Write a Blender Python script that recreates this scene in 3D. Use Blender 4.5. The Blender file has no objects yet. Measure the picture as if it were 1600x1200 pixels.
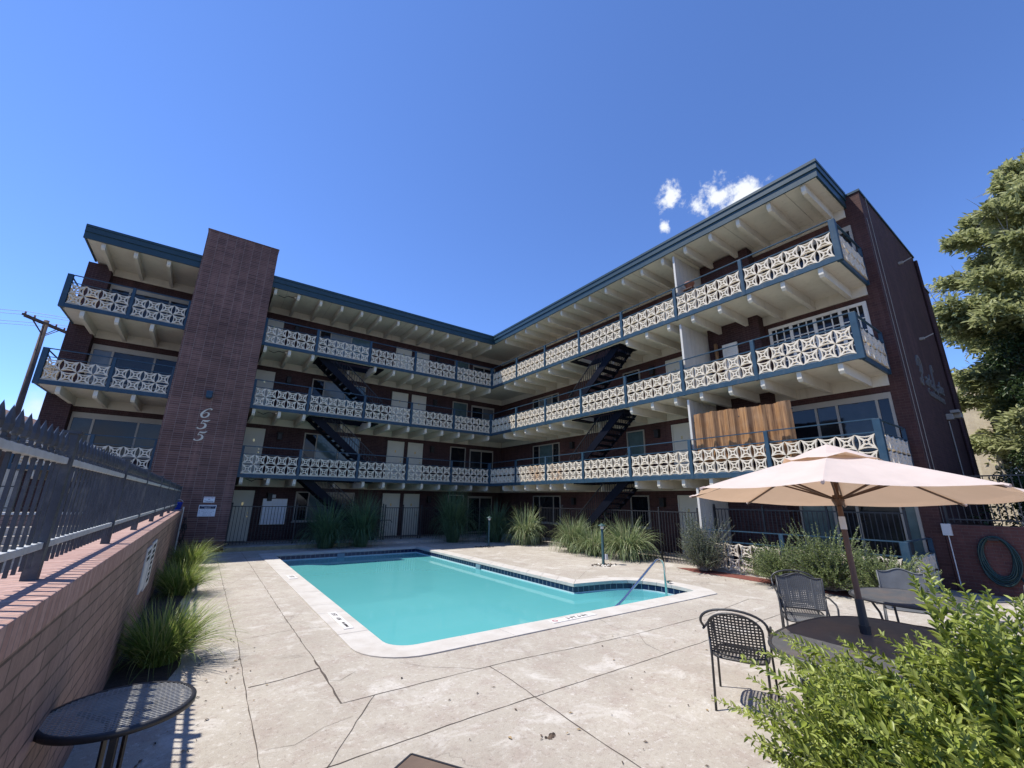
import bpy, math, random
import numpy as np
from mathutils import Vector, Matrix
S = bpy.context.scene
# ------------------------------------------------------------------ camera
R2 = (0.81245571, -0.58287665, 0.01305866); U2 = (-0.16763555, -0.21209299, 0.96276419); FW = (0.55840311, 0.78439236, 0.27002701)
cam = bpy.data.cameras.new('camera'); camo = bpy.data.objects.new('camera', cam); S.collection.objects.link(camo)
cam.sensor_width = 36; cam.lens = 36 * 651.097 / 1600; cam.clip_start = 0.05; cam.clip_end = 3000
camo.matrix_world = Matrix(((R2[0], U2[0], -FW[0], 0), (R2[1], U2[1], -FW[1], 0), (R2[2], U2[2], -FW[2], 1.8415), (0, 0, 0, 1)))
S.camera = camo
# ------------------------------------------------------------------ light
LX, LY = 0.42, -0.315                      # horizontal drift of the light per metre of fall
SUN_EL = math.atan(1 / math.hypot(LX, LY)); SUN_AZ = math.atan2(-LX, -LY)
sun = bpy.data.lights.new('sun', 'SUN'); sun.energy = 5.0; sun.angle = math.radians(0.53); sun.color = (1, 0.95, 0.87)
suno = bpy.data.objects.new('sun', sun); S.collection.objects.link(suno)
suno.rotation_euler = Vector((LX, LY, -1)).to_track_quat('-Z', 'Y').to_euler()
SKY_STRENGTH = 0.15
W = bpy.data.worlds.new('World'); S.world = W; W.use_nodes = True
wn, wl = W.node_tree.nodes, W.node_tree.links
bg = wn['Background']; bg.inputs[1].default_value = SKY_STRENGTH
sky = wn.new('ShaderNodeTexSky'); sky.sky_type = 'NISHITA'; sky.sun_disc = False
sky.sun_elevation = SUN_EL; sky.sun_rotation = SUN_AZ; sky.altitude = 2500; sky.air_density = 1.0; sky.dust_density = 0.1; sky.ozone_density = 5.0
S.view_settings.view_transform = 'Standard'; S.view_settings.look = 'None'; S.view_settings.gamma = 1; S.view_settings.use_curve_mapping = False
S.view_settings.exposure = 0.42
def wmath(op, a, b=None, c=None):
    n = wn.new('ShaderNodeMath'); n.operation = op
    for i, v in enumerate((a, b, c)):
        if v is None: continue
        if isinstance(v, (int, float)): n.inputs[i].default_value = v
        else: wl.new(v, n.inputs[i])
    return n.outputs[0]
wtc = wn.new('ShaderNodeTexCoord')
def wnoise(scale, det=6, rough=0.6):
    n = wn.new('ShaderNodeTexNoise'); n.inputs['Scale'].default_value = scale; n.inputs['Detail'].default_value = det; n.inputs['Roughness'].default_value = rough
    wl.new(wtc.outputs['Generated'], n.inputs['Vector']); return n.outputs['Fac']
nz = wnoise(22, 9, 0.62); nz2 = wnoise(7, 6, 0.55)
def blob(c, r, thr=0.0):
    d = wn.new('ShaderNodeVectorMath'); d.operation = 'DISTANCE'; wl.new(wtc.outputs['Generated'], d.inputs[0]); d.inputs[1].default_value = c
    v = wmath('SUBTRACT', 1.0, wmath('DIVIDE', d.outputs['Value'], r))
    v = wmath('ADD', v, wmath('MULTIPLY', wmath('SUBTRACT', nz, 0.5), 3.2))
    m = wn.new('ShaderNodeMapRange'); m.interpolation_type = 'SMOOTHSTEP'; m.inputs[1].default_value = 0.12 + thr; m.inputs[2].default_value = 0.75 + thr; wl.new(v, m.inputs[0])
    e = wn.new('ShaderNodeMapRange'); e.interpolation_type = 'SMOOTHSTEP'; e.inputs[1].default_value = r * 1.6; e.inputs[2].default_value = r * 0.9; wl.new(d.outputs['Value'], e.inputs[0])
    return wmath('MULTIPLY', m.outputs[0], e.outputs[0])
mask = None
for c, r, t in (((0.683, 0.404, 0.609), 0.034, 0.0), ((0.735, 0.336, 0.588), 0.052, 0.05), ((0.762, 0.290, 0.580), 0.045, 0.1), ((0.700, 0.434, 0.566), 0.018, 0.15)):
    b = blob(c, r, t); mask = b if mask is None else wmath('MAXIMUM', mask, b)
sepw = wn.new('ShaderNodeSeparateXYZ'); wl.new(wtc.outputs['Generated'], sepw.inputs[0])
bank = wmath('ADD', wmath('MULTIPLY', wmath('SUBTRACT', 0.115, sepw.outputs[2]), 14.0), wmath('MULTIPLY', wmath('SUBTRACT', nz2, 0.42), 4.5))
mb = wn.new('ShaderNodeMapRange'); mb.interpolation_type = 'SMOOTHSTEP'; mb.inputs[1].default_value = 0.0; mb.inputs[2].default_value = 1.4; wl.new(bank, mb.inputs[0])
mask = wmath('MAXIMUM', mask, wmath('MULTIPLY', mb.outputs[0], 0.85))
mx = wn.new('ShaderNodeMix'); mx.data_type = 'RGBA'; wl.new(mask, mx.inputs[0])
tint = wn.new('ShaderNodeMix'); tint.data_type = 'RGBA'; tint.blend_type = 'MULTIPLY'; tint.inputs[0].default_value = 1; wl.new(sky.outputs[0], tint.inputs[6]); tint.inputs[7].default_value = (0.93, 1.07, 1.36, 1)
wl.new(tint.outputs[2], mx.inputs[6]); mx.inputs[7].default_value = (4.9, 5.1, 5.4, 1)
wl.new(mx.outputs[2], bg.inputs[0])

# ------------------------------------------------------------------ helpers: objects
COL = S.collection
def tag(o, label=None, cat=None, group=None, kind=None):
    if label: o['label'] = label
    if cat: o['category'] = cat
    if group: o['group'] = group
    if kind: o['kind'] = kind
    elif label: o['kind'] = 'thing'
    return o
def empty(name, loc=(0, 0, 0), rz=0, label=None, cat=None, group=None):
    o = bpy.data.objects.new(name, None); o.empty_display_size = 0.2; COL.objects.link(o); o.location = loc; o.rotation_euler = (0, 0, rz)
    return tag(o, label, cat, group)
def kids(o): return [c for c in bpy.data.objects if c.parent == o]
def copy_tree(o, parent=None):
    c = o.copy(); COL.objects.link(c); c.parent = parent
    for ch in kids(o): copy_tree(ch, c)
    return c
class MB:
    """collects faces, links them as one mesh object; o = world origin subtracted from the coordinates"""
    def __init__(s): s.v = []; s.f = []; s.m = []
    def add(s, vs, fs, mi=0):
        b = len(s.v); s.v += [tuple(map(float, p)) for p in vs]; s.f += [[b + i for i in f] for f in fs]; s.m += [mi] * len(fs); return s
    def box(s, x0, y0, z0, x1, y1, z1, mi=0):
        x0, x1 = min(x0, x1), max(x0, x1); y0, y1 = min(y0, y1), max(y0, y1); z0, z1 = min(z0, z1), max(z0, z1)
        return s.add([(x0, y0, z0), (x1, y0, z0), (x1, y1, z0), (x0, y1, z0), (x0, y0, z1), (x1, y0, z1), (x1, y1, z1), (x0, y1, z1)],
                     [(0, 3, 2, 1), (4, 5, 6, 7), (0, 1, 5, 4), (1, 2, 6, 5), (2, 3, 7, 6), (3, 0, 4, 7)], mi)
    def prism(s, poly, ext, mi=0):
        """poly: 3D loop, ext: extrusion vector"""
        n = len(poly); e = Vector(ext); top = [tuple(Vector(p) + e) for p in poly]
        return s.add(list(poly) + top, [tuple(reversed(range(n))), tuple(range(n, 2 * n))] + [(i, (i + 1) % n, n + (i + 1) % n, n + i) for i in range(n)], mi)
    def tube(s, pts, r, n=8, closed=False, mi=0, cap=True):
        P = [Vector(p) for p in pts]; N = len(P); rr = r if isinstance(r, (list, tuple)) else [r] * N
        rings = []; prev = None
        for i, p in enumerate(P):
            a = P[(i - 1) % N] if (i > 0 or closed) else P[i]; b = P[(i + 1) % N] if (i < N - 1 or closed) else P[i]
            t = (b - a); t = t.normalized() if t.length > 1e-9 else Vector((0, 0, 1))
            if prev is None: u = t.cross(Vector((0, 0, 1))) if abs(t.z) < 0.95 else t.cross(Vector((1, 0, 0)))
            else: u = prev - t * prev.dot(t)
            u.normalize(); prev = u; w = t.cross(u)
            rings.append([tuple(p + (u * math.cos(2 * math.pi * k / n) + w * math.sin(2 * math.pi * k / n)) * rr[i]) for k in range(n)])
        vs = [q for g in rings for q in g]; fs = []
        for i in range(N if closed else N - 1):
            j = (i + 1) % N
            for k in range(n): fs.append((i * n + k, i * n + (k + 1) % n, j * n + (k + 1) % n, j * n + k))
        if cap and not closed: fs += [tuple(reversed(range(n))), tuple(range((N - 1) * n, N * n))]
        return s.add(vs, fs, mi)
    def bar(s, a, b, w, d=None, up=(0, 0, 1), mi=0):
        """square bar from a to b, width w (sideways) and d (along up)"""
        a, b = Vector(a), Vector(b); d = w if d is None else d; t = (b - a).normalized(); up = Vector(up)
        if abs(t.dot(up)) > 0.98: up = Vector((1, 0, 0))
        u = t.cross(up).normalized(); q = u.cross(t).normalized()
        loop = [a - u * w / 2 - q * d / 2, a + u * w / 2 - q * d / 2, a + u * w / 2 + q * d / 2, a - u * w / 2 + q * d / 2]
        return s.prism([tuple(p) for p in loop], b - a, mi)
    def lathe(s, prof, c=(0, 0, 0), n=24, mi=0):
        vs = [(c[0] + r * math.cos(2 * math.pi * k / n), c[1] + r * math.sin(2 * math.pi * k / n), c[2] + z) for r, z in prof for k in range(n)]
        fs = [(i * n + k, i * n + (k + 1) % n, (i + 1) * n + (k + 1) % n, (i + 1) * n + k) for i in range(len(prof) - 1) for k in range(n)]
        return s.add(vs, fs, mi)
    def build(s, name, mat, parent=None, o=(0, 0, 0), smooth=False, bevel=0):
        me = bpy.data.meshes.new(name); ox, oy, oz = o
        me.from_pydata([(x - ox, y - oy, z - oz) for x, y, z in s.v], [], s.f)
        for m in (mat if isinstance(mat, (list, tuple)) else [mat]): me.materials.append(m)
        if any(s.m): me.polygons.foreach_set('material_index', s.m)
        if smooth: me.polygons.foreach_set('use_smooth', [True] * len(me.polygons))
        me.validate(); me.update()
        ob = bpy.data.objects.new(name, me); COL.objects.link(ob); ob.parent = parent
        if bevel:
            b = ob.modifiers.new('bevel', 'BEVEL'); b.width = bevel; b.segments = 2; b.limit_method = 'ANGLE'
        return ob
def np_mesh(name, V, F, mat, parent=None, smooth=False):
    """V (N,3), F (M,k) arrays"""
    me = bpy.data.meshes.new(name); V = np.asarray(V, np.float32); F = np.asarray(F, np.int32); k = F.shape[1]
    me.vertices.add(len(V)); me.vertices.foreach_set('co', V.ravel()); me.loops.add(F.size); me.loops.foreach_set('vertex_index', F.ravel())
    me.polygons.add(len(F)); me.polygons.foreach_set('loop_start', np.arange(0, F.size, k, dtype=np.int32)); me.polygons.foreach_set('loop_total', np.full(len(F), k, np.int32))
    me.materials.append(mat)
    if smooth: me.polygons.foreach_set('use_smooth', np.ones(len(F), bool))
    me.update(calc_edges=True); me.validate()
    ob = bpy.data.objects.new(name, me); COL.objects.link(ob); ob.parent = parent
    return ob
def text_mesh(name, txt, size, mat, M, parent=None, depth=0.004, shear=0, bold=0, align='CENTER', space=1.0):
    cu = bpy.data.curves.new(name, 'FONT'); cu.body = txt; cu.size = size; cu.extrude = depth; cu.shear = shear; cu.offset = bold; cu.align_x = align; cu.align_y = 'CENTER'; cu.resolution_u = 2; cu.space_character = space
    t = bpy.data.objects.new(name, cu); COL.objects.link(t)
    dg = bpy.context.evaluated_depsgraph_get(); me = bpy.data.meshes.new_from_object(t.evaluated_get(dg)); bpy.data.objects.remove(t); bpy.data.curves.remove(cu)
    me.name = name; me.transform(M); me.materials.clear(); me.materials.append(mat)
    ob = bpy.data.objects.new(name, me); COL.objects.link(ob); ob.parent = parent
    return ob
def frame_M(origin, xdir, ydir):
    x = Vector(xdir).normalized(); y = Vector(ydir).normalized(); z = x.cross(y)
    return Matrix(((x.x, y.x, z.x, origin[0]), (x.y, y.y, z.y, origin[1]), (x.z, y.z, z.z, origin[2]), (0, 0, 0, 1)))

# ------------------------------------------------------------------ helpers: materials
class NT:
    def __init__(s, name):
        s.mat = bpy.data.materials.new(name); s.mat.use_nodes = True; s.n = s.mat.node_tree.nodes; s.l = s.mat.node_tree.links; s.bsdf = s.n['Principled BSDF']
        s.geo = s.n.new('ShaderNodeNewGeometry'); s.tc = s.n.new('ShaderNodeTexCoord')
    def link(s, v, sock):
        if hasattr(v, 'default_value') or hasattr(v, 'is_linked'): s.l.new(v, sock)
        else: sock.default_value = v
    def math(s, op, a, b=None, c=None, clamp=False):
        n = s.n.new('ShaderNodeMath'); n.operation = op; n.use_clamp = clamp
        for i, v in enumerate((a, b, c)):
            if v is not None: s.link(v, n.inputs[i])
        return n.outputs[0]
    def noise(s, scale, detail=4, rough=0.55, vec=None, dist=0):
        n = s.n.new('ShaderNodeTexNoise'); n.inputs['Scale'].default_value = scale; n.inputs['Detail'].default_value = detail; n.inputs['Roughness'].default_value = rough; n.inputs['Distortion'].default_value = dist
        s.l.new(vec if vec is not None else s.geo.outputs['Position'], n.inputs['Vector']); return n.outputs['Fac']
    def range(s, v, a, b, c=0, d=1, smooth=False):
        n = s.n.new('ShaderNodeMapRange'); n.interpolation_type = 'SMOOTHSTEP' if smooth else 'LINEAR'
        s.l.new(v, n.inputs[0]); n.inputs[1].default_value = a; n.inputs[2].default_value = b; n.inputs[3].default_value = c; n.inputs[4].default_value = d; return n.outputs[0]
    def mix(s, f, a, b, mode='MIX'):
        n = s.n.new('ShaderNodeMix'); n.data_type = 'RGBA'; n.blend_type = mode
        s.link(f, n.inputs[0]); s.link(c4(a), n.inputs[6]); s.link(c4(b), n.inputs[7]); return n.outputs[2]
    def sep(s, v):
        n = s.n.new('ShaderNodeSeparateXYZ'); s.l.new(v, n.inputs[0]); return n.outputs
    def comb(s, x, y, z):
        n = s.n.new('ShaderNodeCombineXYZ')
        for i, v in enumerate((x, y, z)): s.link(v, n.inputs[i])
        return n.outputs[0]
    def bump(s, h, strength=0.3, dist=0.01):
        n = s.n.new('ShaderNodeBump'); n.inputs['Strength'].default_value = strength; n.inputs['Distance'].default_value = dist; s.l.new(h, n.inputs['Height']); s.l.new(n.outputs[0], s.bsdf.inputs['Normal'])
    def set(s, color=None, rough=None, metal=None, spec=None):
        if color is not None: s.link(c4(color), s.bsdf.inputs['Base Color'])
        if rough is not None: s.link(rough, s.bsdf.inputs['Roughness'])
        if metal is not None: s.bsdf.inputs['Metallic'].default_value = metal
        if spec is not None: s.bsdf.inputs['Specular IOR Level'].default_value = spec
        return s.mat
def c4(c): return tuple(c) + (1,) if isinstance(c, (tuple, list)) and len(c) == 3 else c
def painted(name, col, rough=0.5, var=0.12, scale=6, metal=0, bump=0.08, dirt=None, spec=0.4, streak=0):
    t = NT(name); f = t.noise(scale, 6, 0.6); f2 = t.noise(scale * 14, 3)
    k = t.range(f, 0.3, 0.7, 1 - var, 1 + var * 0.6)
    cc = t.mix(1.0, col, t.comb(k, k, k), 'MULTIPLY')
    if streak:
        p = t.sep(t.geo.outputs['Position']); sv = t.comb(t.math('MULTIPLY', p[0], 7), t.math('MULTIPLY', p[1], 7), t.math('MULTIPLY', p[2], .5))
        cc = t.mix(t.math('MULTIPLY', t.range(t.noise(1, 6, .65, sv), .55, .78), streak), cc, (.18, .15, .11))
    if dirt: cc = t.mix(t.range(t.noise(scale * 0.6, 8, 0.7), 0.52, 0.75, 0, 0.75), cc, dirt)
    t.bump(f2, bump, 0.004)
    return t.set(cc, t.range(f2, 0.2, 0.8, rough - 0.08, rough + 0.1), metal, spec)
def brick(name, c1, c2, mortar, bw=0.21, bh=0.072, off=0.5, msize=0.006, rough=0.75, soldier=False, stain=None):
    t = NT(name); p = t.sep(t.geo.outputs['Position']); nn = t.n.new('ShaderNodeNewGeometry'); an = t.sep(nn.outputs['True Normal'])
    ax = t.math('GREATER_THAN', t.math('ABSOLUTE', an[0]), 0.5); az = t.math('GREATER_THAN', t.math('ABSOLUTE', an[2]), 0.5)
    u = t.math('ADD', t.math('MULTIPLY', p[0], t.math('SUBTRACT', 1, ax)), t.math('MULTIPLY', p[1], ax))
    v = t.math('ADD', t.math('MULTIPLY', p[2], t.math('SUBTRACT', 1, az)), t.math('MULTIPLY', p[1], az))
    if soldier: vec = t.comb(v, u, 0)
    else: vec = t.comb(u, v, 0)
    b = t.n.new('ShaderNodeTexBrick'); t.l.new(vec, b.inputs['Vector']); b.offset = off; b.inputs['Scale'].default_value = 1; b.inputs['Brick Width'].default_value = bw; b.inputs['Row Height'].default_value = bh
    b.inputs['Mortar Size'].default_value = msize; b.inputs['Mortar Smooth'].default_value = 0.15; b.inputs['Bias'].default_value = 0
    b.inputs['Color1'].default_value = c4(c1); b.inputs['Color2'].default_value = c4(c2); b.inputs['Mortar'].default_value = c4(mortar)
    big = t.noise(0.9, 6, 0.6); fine = t.noise(45, 4, 0.6); k = t.math('MULTIPLY', t.range(big, 0.25, 0.75, 0.78, 1.2), t.range(fine, 0.25, 0.75, 0.85, 1.15))
    cc = t.mix(1.0, b.outputs['Color'], t.comb(k, k, k), 'MULTIPLY')
    if stain: cc = t.mix(t.range(t.noise(1.6, 7, 0.7), 0.56, 0.75, 0, 0.5), cc, stain)
    sv = t.comb(t.math('MULTIPLY', p[0], 5), t.math('MULTIPLY', p[1], 5), t.math('MULTIPLY', p[2], .35)); st = t.range(t.noise(1, 7, .68, sv), .5, .8, 0, .45); cc = t.mix(st, cc, tuple(min(1, c * 1.9 + .02) for c in c2))
    dk = t.range(t.noise(.7, 8, .7), .52, .75, 0, .4); cc = t.mix(dk, cc, tuple(c * .5 for c in c1))
    h = t.math('ADD', t.math('MULTIPLY', t.math('SUBTRACT', 1, b.outputs['Fac']), 1.0), t.math('MULTIPLY', fine, 0.25)); t.bump(h, 0.5, 0.006)
    return t.set(cc, rough, 0, 0.25)
def leaf_mat(name, cols, trans=0.35, rough=0.45):
    t = NT(name); r = t.n.new('ShaderNodeValToRGB'); e = r.color_ramp.elements
    for i, c in enumerate(cols):
        if i < 2: e[i].position = i / (len(cols) - 1); e[i].color = c4(c)
        else: x = e.new(i / (len(cols) - 1)); x.color = c4(c)
    for i, x in enumerate(r.color_ramp.elements): x.position = i / (len(cols) - 1); x.color = c4(cols[i])
    t.l.new(t.geo.outputs['Random Per Island'], r.inputs[0])
    k = t.range(t.noise(5, 3), 0.3, 0.7, 0.8, 1.2); cc = t.mix(1.0, r.outputs[0], t.comb(k, k, k), 'MULTIPLY')
    t.set(cc, rough, 0, 0.35)
    tr = t.n.new('ShaderNodeBsdfTranslucent'); t.l.new(cc, tr.inputs[0]); ms = t.n.new('ShaderNodeMixShader'); ms.inputs[0].default_value = trans
    t.l.new(t.bsdf.outputs[0], ms.inputs[1]); t.l.new(tr.outputs[0], ms.inputs[2]); t.l.new(ms.outputs[0], t.n['Material Output'].inputs[0])
    return t.mat
M = {}
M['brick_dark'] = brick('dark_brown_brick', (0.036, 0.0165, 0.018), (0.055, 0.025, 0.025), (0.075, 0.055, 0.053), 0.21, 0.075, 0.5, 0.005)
M['brick_tower'] = brick('plum_stacked_brick', (0.095, 0.048, 0.042), (0.165, 0.086, 0.070), (0.23, 0.18, 0.16), 0.305, 0.0745, 0.0, 0.0055)
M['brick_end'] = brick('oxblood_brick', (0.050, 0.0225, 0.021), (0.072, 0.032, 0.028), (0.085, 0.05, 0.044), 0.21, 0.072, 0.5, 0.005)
M['brick_low'] = brick('weathered_red_brick', (0.20, 0.135, 0.112), (0.285, 0.192, 0.16), (0.085, 0.062, 0.053), 0.36, 0.105, 0.5, 0.007, stain=(0.33, 0.25, 0.215))
def _cap():
    t = NT('rowlock_brick_cap'); p = t.sep(t.geo.outputs['Position']); b = t.n.new('ShaderNodeTexBrick'); b.offset = 0
    t.l.new(t.comb(t.math('ADD', p[2], 9.0), p[1], 0), b.inputs['Vector']); b.inputs['Scale'].default_value = 1; b.inputs['Brick Width'].default_value = 4.0; b.inputs['Row Height'].default_value = 0.07; b.inputs['Mortar Size'].default_value = 0.006; b.inputs['Mortar Smooth'].default_value = 0.2
    b.inputs['Color1'].default_value = (0.33, 0.20, 0.165, 1); b.inputs['Color2'].default_value = (0.43, 0.285, 0.24, 1); b.inputs['Mortar'].default_value = (0.25, 0.19, 0.17, 1)
    f = t.noise(30, 5); k = t.range(f, 0.25, 0.75, 0.8, 1.15); t.bump(t.math('ADD', t.math('SUBTRACT', 1, b.outputs['Fac']), t.math('MULTIPLY', f, 0.3)), 0.6, 0.008)
    return t.set(t.mix(1.0, b.outputs['Color'], t.comb(k, k, k), 'MULTIPLY'), 0.8, 0, 0.2)
M['brick_cap'] = _cap()
M['brick_right'] = brick('dull_red_brick', (0.075, 0.030, 0.028), (0.095, 0.040, 0.034), (0.09, 0.06, 0.055), 0.21, 0.072, 0.5, 0.006)
M['brick_beige'] = brick('buff_brick', (0.50, 0.42, 0.30), (0.56, 0.48, 0.36), (0.55, 0.50, 0.42), 0.21, 0.075, 0.5, 0.007)
M['navy'] = painted('slate_teal_paint', (0.026, 0.060, 0.094), 0.4, 0.15, 5, dirt=(0.055, 0.088, 0.115), streak=0.3, spec=0.25)
M['roof_trim'] = painted('teal_roof_trim', (0.018, 0.046, 0.062), 0.4, 0.12, 3)
M['cream'] = painted('cream_soffit_paint', (0.60, 0.56, 0.47), 0.6, 0.07, 1.4, dirt=(0.50, 0.455, 0.37), spec=0.25, streak=0.3)
M['stair_paint'] = painted('dark_navy_steel', (0.004, 0.0055, 0.012), 0.55, 0.2, 6, spec=0.12)
M['door'] = painted('pale_door_paint', (0.56, 0.53, 0.43), 0.5, 0.06, 2)
M['white'] = painted('white_paint', (0.68, 0.65, 0.58), 0.5, 0.08, 3, streak=0.4)
M['black_iron'] = painted('black_iron', (0.018, 0.018, 0.02), 0.45, 0.3, 14, spec=0.5)
M['old_iron'] = painted('chalky_iron', (0.05, 0.055, 0.066), 0.5, 0.35, 9, dirt=(0.15, 0.145, 0.13), bump=0.25)
M['rail_steel'] = NT('polished_steel').set((0.62, 0.62, 0.62), 0.18, 1.0)
M['brass'] = NT('brass_hardware').set((0.55, 0.42, 0.2), 0.3, 1.0)
M['lamp_green'] = painted('green_lamp_paint', (0.035, 0.075, 0.075), 0.4, 0.2, 9)
M['bark'] = painted('brown_bark', (0.11, 0.078, 0.055), 0.85, 0.4, 9, bump=0.7)
M['pole_wood'] = painted('creosote_pole_wood', (0.085, 0.06, 0.05), 0.85, 0.35, 3, bump=0.5)
M['wood_brown'] = painted('umbrella_pole_wood', (0.105, 0.058, 0.038), 0.45, 0.25, 8)
M['glass'] = NT('dark_window_glass').set((0.008, 0.009, 0.013), 0.04, 0, 0.35)
M['sheer'] = painted('sheer_curtain_glass', (0.13, 0.135, 0.13), 0.1, 0.3, 2.2, spec=0.5)
M['dim'] = painted('room_reflection_glass', (0.022, 0.024, 0.026), 0.05, 0.8, 1.3, spec=0.4)  # large colour blotches stand in for tree reflections and the dim interior
M['curtain'] = painted('teal_curtain_glass', (0.075, 0.12, 0.12), 0.12, 0.25, 3, spec=0.6)
M['blind'] = painted('pale_blind_glass', (0.20, 0.21, 0.2), 0.15, 0.15, 3, spec=0.6)
M['frame'] = painted('taupe_window_frame', (0.33, 0.30, 0.25), 0.5, 0.08, 4)
M['black'] = NT('matt_black').set((0.012, 0.012, 0.013), 0.6)
M['ink'] = NT('printed_ink').set((0.02, 0.025, 0.06), 0.6)
M['redink'] = NT('red_ink').set((0.35, 0.03, 0.05), 0.6)
M['sign_white'] = painted('sign_white', (0.74, 0.75, 0.77), 0.45, 0.04, 5)
M['grey_board'] = painted('faded_board', (0.55, 0.55, 0.54), 0.6, 0.1, 8)
M['blue_plastic'] = painted('blue_plastic', (0.02, 0.05, 0.42), 0.35, 0.1, 6)
M['terracotta'] = painted('terracotta', (0.25, 0.11, 0.075), 0.8, 0.15, 10)
M['teal_hose'] = painted('teal_hose_rubber', (0.007, 0.034, 0.036), 0.45, 0.15, 10)
M['mulch'] = painted('red_mulch', (0.17, 0.055, 0.04), 0.95, 0.5, 40, bump=0.9)
M['soil'] = painted('dark_soil', (0.06, 0.045, 0.035), 0.95, 0.5, 30, bump=0.9)
M['asphalt'] = painted('alley_asphalt', (0.16, 0.155, 0.15), 0.9, 0.2, 2)
M['block'] = None
def _block():
    t = NT('cream_breeze_block'); f = t.noise(3.0, 6, 0.65); g = t.noise(40, 3); p = t.sep(t.geo.outputs['Position'])
    k = t.range(f, 0.3, 0.7, 0.9, 1.08); cc = t.mix(1.0, (0.66, 0.585, 0.465), t.comb(k, k, k), 'MULTIPLY')
    # rust stain on two panels of the lowest balcony
    s1 = t.range(t.math('ABSOLUTE', t.math('SUBTRACT', p[1], 15.25)), 0.1, 0.75, 1, 0, True); s2 = t.range(t.math('ABSOLUTE', t.math('SUBTRACT', p[1], 13.75)), 0.1, 0.55, 1, 0, True)
    zz = t.range(p[2], 3.6, 3.9, 1, 0); st = t.math('MULTIPLY', t.math('MULTIPLY', t.math('MAXIMUM', s1, s2), zz), t.range(t.noise(2.2, 6, 0.7), 0.42, 0.6))
    cc = t.mix(t.math('MULTIPLY', st, 0.7), cc, (0.50, 0.26, 0.10))
    cc = t.mix(t.range(t.noise(1.1, 8, 0.75), 0.54, 0.8, 0, 0.5), cc, (0.42, 0.34, 0.24)); sv = t.comb(t.math('MULTIPLY', p[0], 6), t.math('MULTIPLY', p[1], 6), t.math('MULTIPLY', p[2], 1.0)); cc = t.mix(t.range(t.noise(1, 6, .7, sv), .56, .75, 0, .4), cc, (.33, .27, .2))
    t.bump(g, 0.3, 0.006); return t.set(cc, 0.85, 0, 0.2)
M['block'] = _block()
def _concrete():
    t = NT('old_pool_deck_concrete'); a = t.noise(0.55, 8, 0.65); b = t.noise(3.2, 9, 0.7); c = t.noise(38, 6, 0.75); d = t.noise(130, 3, 0.6); e = t.noise(1.7, 10, 0.72, dist=0.6)
    col = t.mix(t.range(a, 0.35, 0.65), (0.335, 0.30, 0.25), (0.415, 0.378, 0.318))
    col = t.mix(t.range(b, 0.47, 0.66, 0, 0.7), col, (0.315, 0.262, 0.222))
    col = t.mix(t.range(e, 0.53, 0.64, 0, 0.75), col, (0.52, 0.49, 0.44))
    pit = t.noise(24, 8, 0.8); fl = t.noise(17, 9, 0.82)
    spk = t.math('MULTIPLY', t.range(pit, 0.53, 0.64, 0, 0.75), t.range(b, 0.35, 0.6, 0.35, 1)); col = t.mix(spk, col, (0.17, 0.14, 0.115))
    col = t.mix(t.math('MULTIPLY', t.range(fl, 0.54, 0.63, 0, 0.8), t.range(a, 0.35, 0.62, 0.3, 1)), col, (0.60, 0.575, 0.53))
    col = t.mix(t.range(d, 0.60, 0.72, 0, 0.6), col, (0.62, 0.59, 0.54)); col = t.mix(t.range(d, 0.40, 0.30, 0, 0.6), col, (0.16, 0.13, 0.11))
    grime = t.math('MULTIPLY', t.range(t.noise(0.9, 7, 0.7), 0.55, 0.72), 0.45); col = t.mix(grime, col, (0.20, 0.17, 0.14))
    v = t.n.new('ShaderNodeTexVoronoi'); v.feature = 'DISTANCE_TO_EDGE'; v.inputs['Scale'].default_value = 0.42
    mp = t.n.new('ShaderNodeVectorMath'); mp.operation = 'ADD'; t.l.new(t.geo.outputs['Position'], mp.inputs[0]); nc = t.n.new('ShaderNodeTexNoise'); nc.inputs['Scale'].default_value = 1.6; nc.inputs['Detail'].default_value = 7; nc.inputs['Roughness'].default_value = 0.7; t.l.new(t.geo.outputs['Position'], nc.inputs['Vector'])
    sc = t.n.new('ShaderNodeVectorMath'); sc.operation = 'SCALE'; sc.inputs[3].default_value = 0.9; t.l.new(nc.outputs['Color'], sc.inputs[0]); t.l.new(sc.outputs[0], mp.inputs[1]); t.l.new(mp.outputs[0], v.inputs['Vector'])
    crack = t.math('MULTIPLY', t.range(v.outputs['Distance'], 0.0, 0.006, 1, 0), t.range(t.noise(0.7, 4), 0.52, 0.6))
    col = t.mix(t.math('MULTIPLY', crack, 0.35), col, (0.17, 0.14, 0.12))
    t.bump(t.math('ADD', t.math('ADD', t.math('MULTIPLY', c, 0.7), t.math('MULTIPLY', d, 0.35)), t.math('MULTIPLY', crack, -0.8)), 0.55, 0.012)
    return t.set(col, 0.9, 0, 0.2)
M['concrete'] = _concrete()
M['joint'] = painted('dirt_filled_joint', (0.085, 0.07, 0.058), 0.95, 0.4, 20)
def _coping():
    t = NT('coping_stone'); b = t.noise(2.5, 8, 0.65); c = t.noise(60, 4, 0.6)
    col = t.mix(t.range(b, 0.4, 0.7), (0.50, 0.475, 0.435), (0.42, 0.385, 0.34)); col = t.mix(t.range(c, 0.55, 0.75, 0, 0.4), col, (0.30, 0.27, 0.235)); t.bump(c, 0.3, 0.006)
    return t.set(col, 0.75, 0, 0.25)
M['coping'] = _coping()
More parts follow.
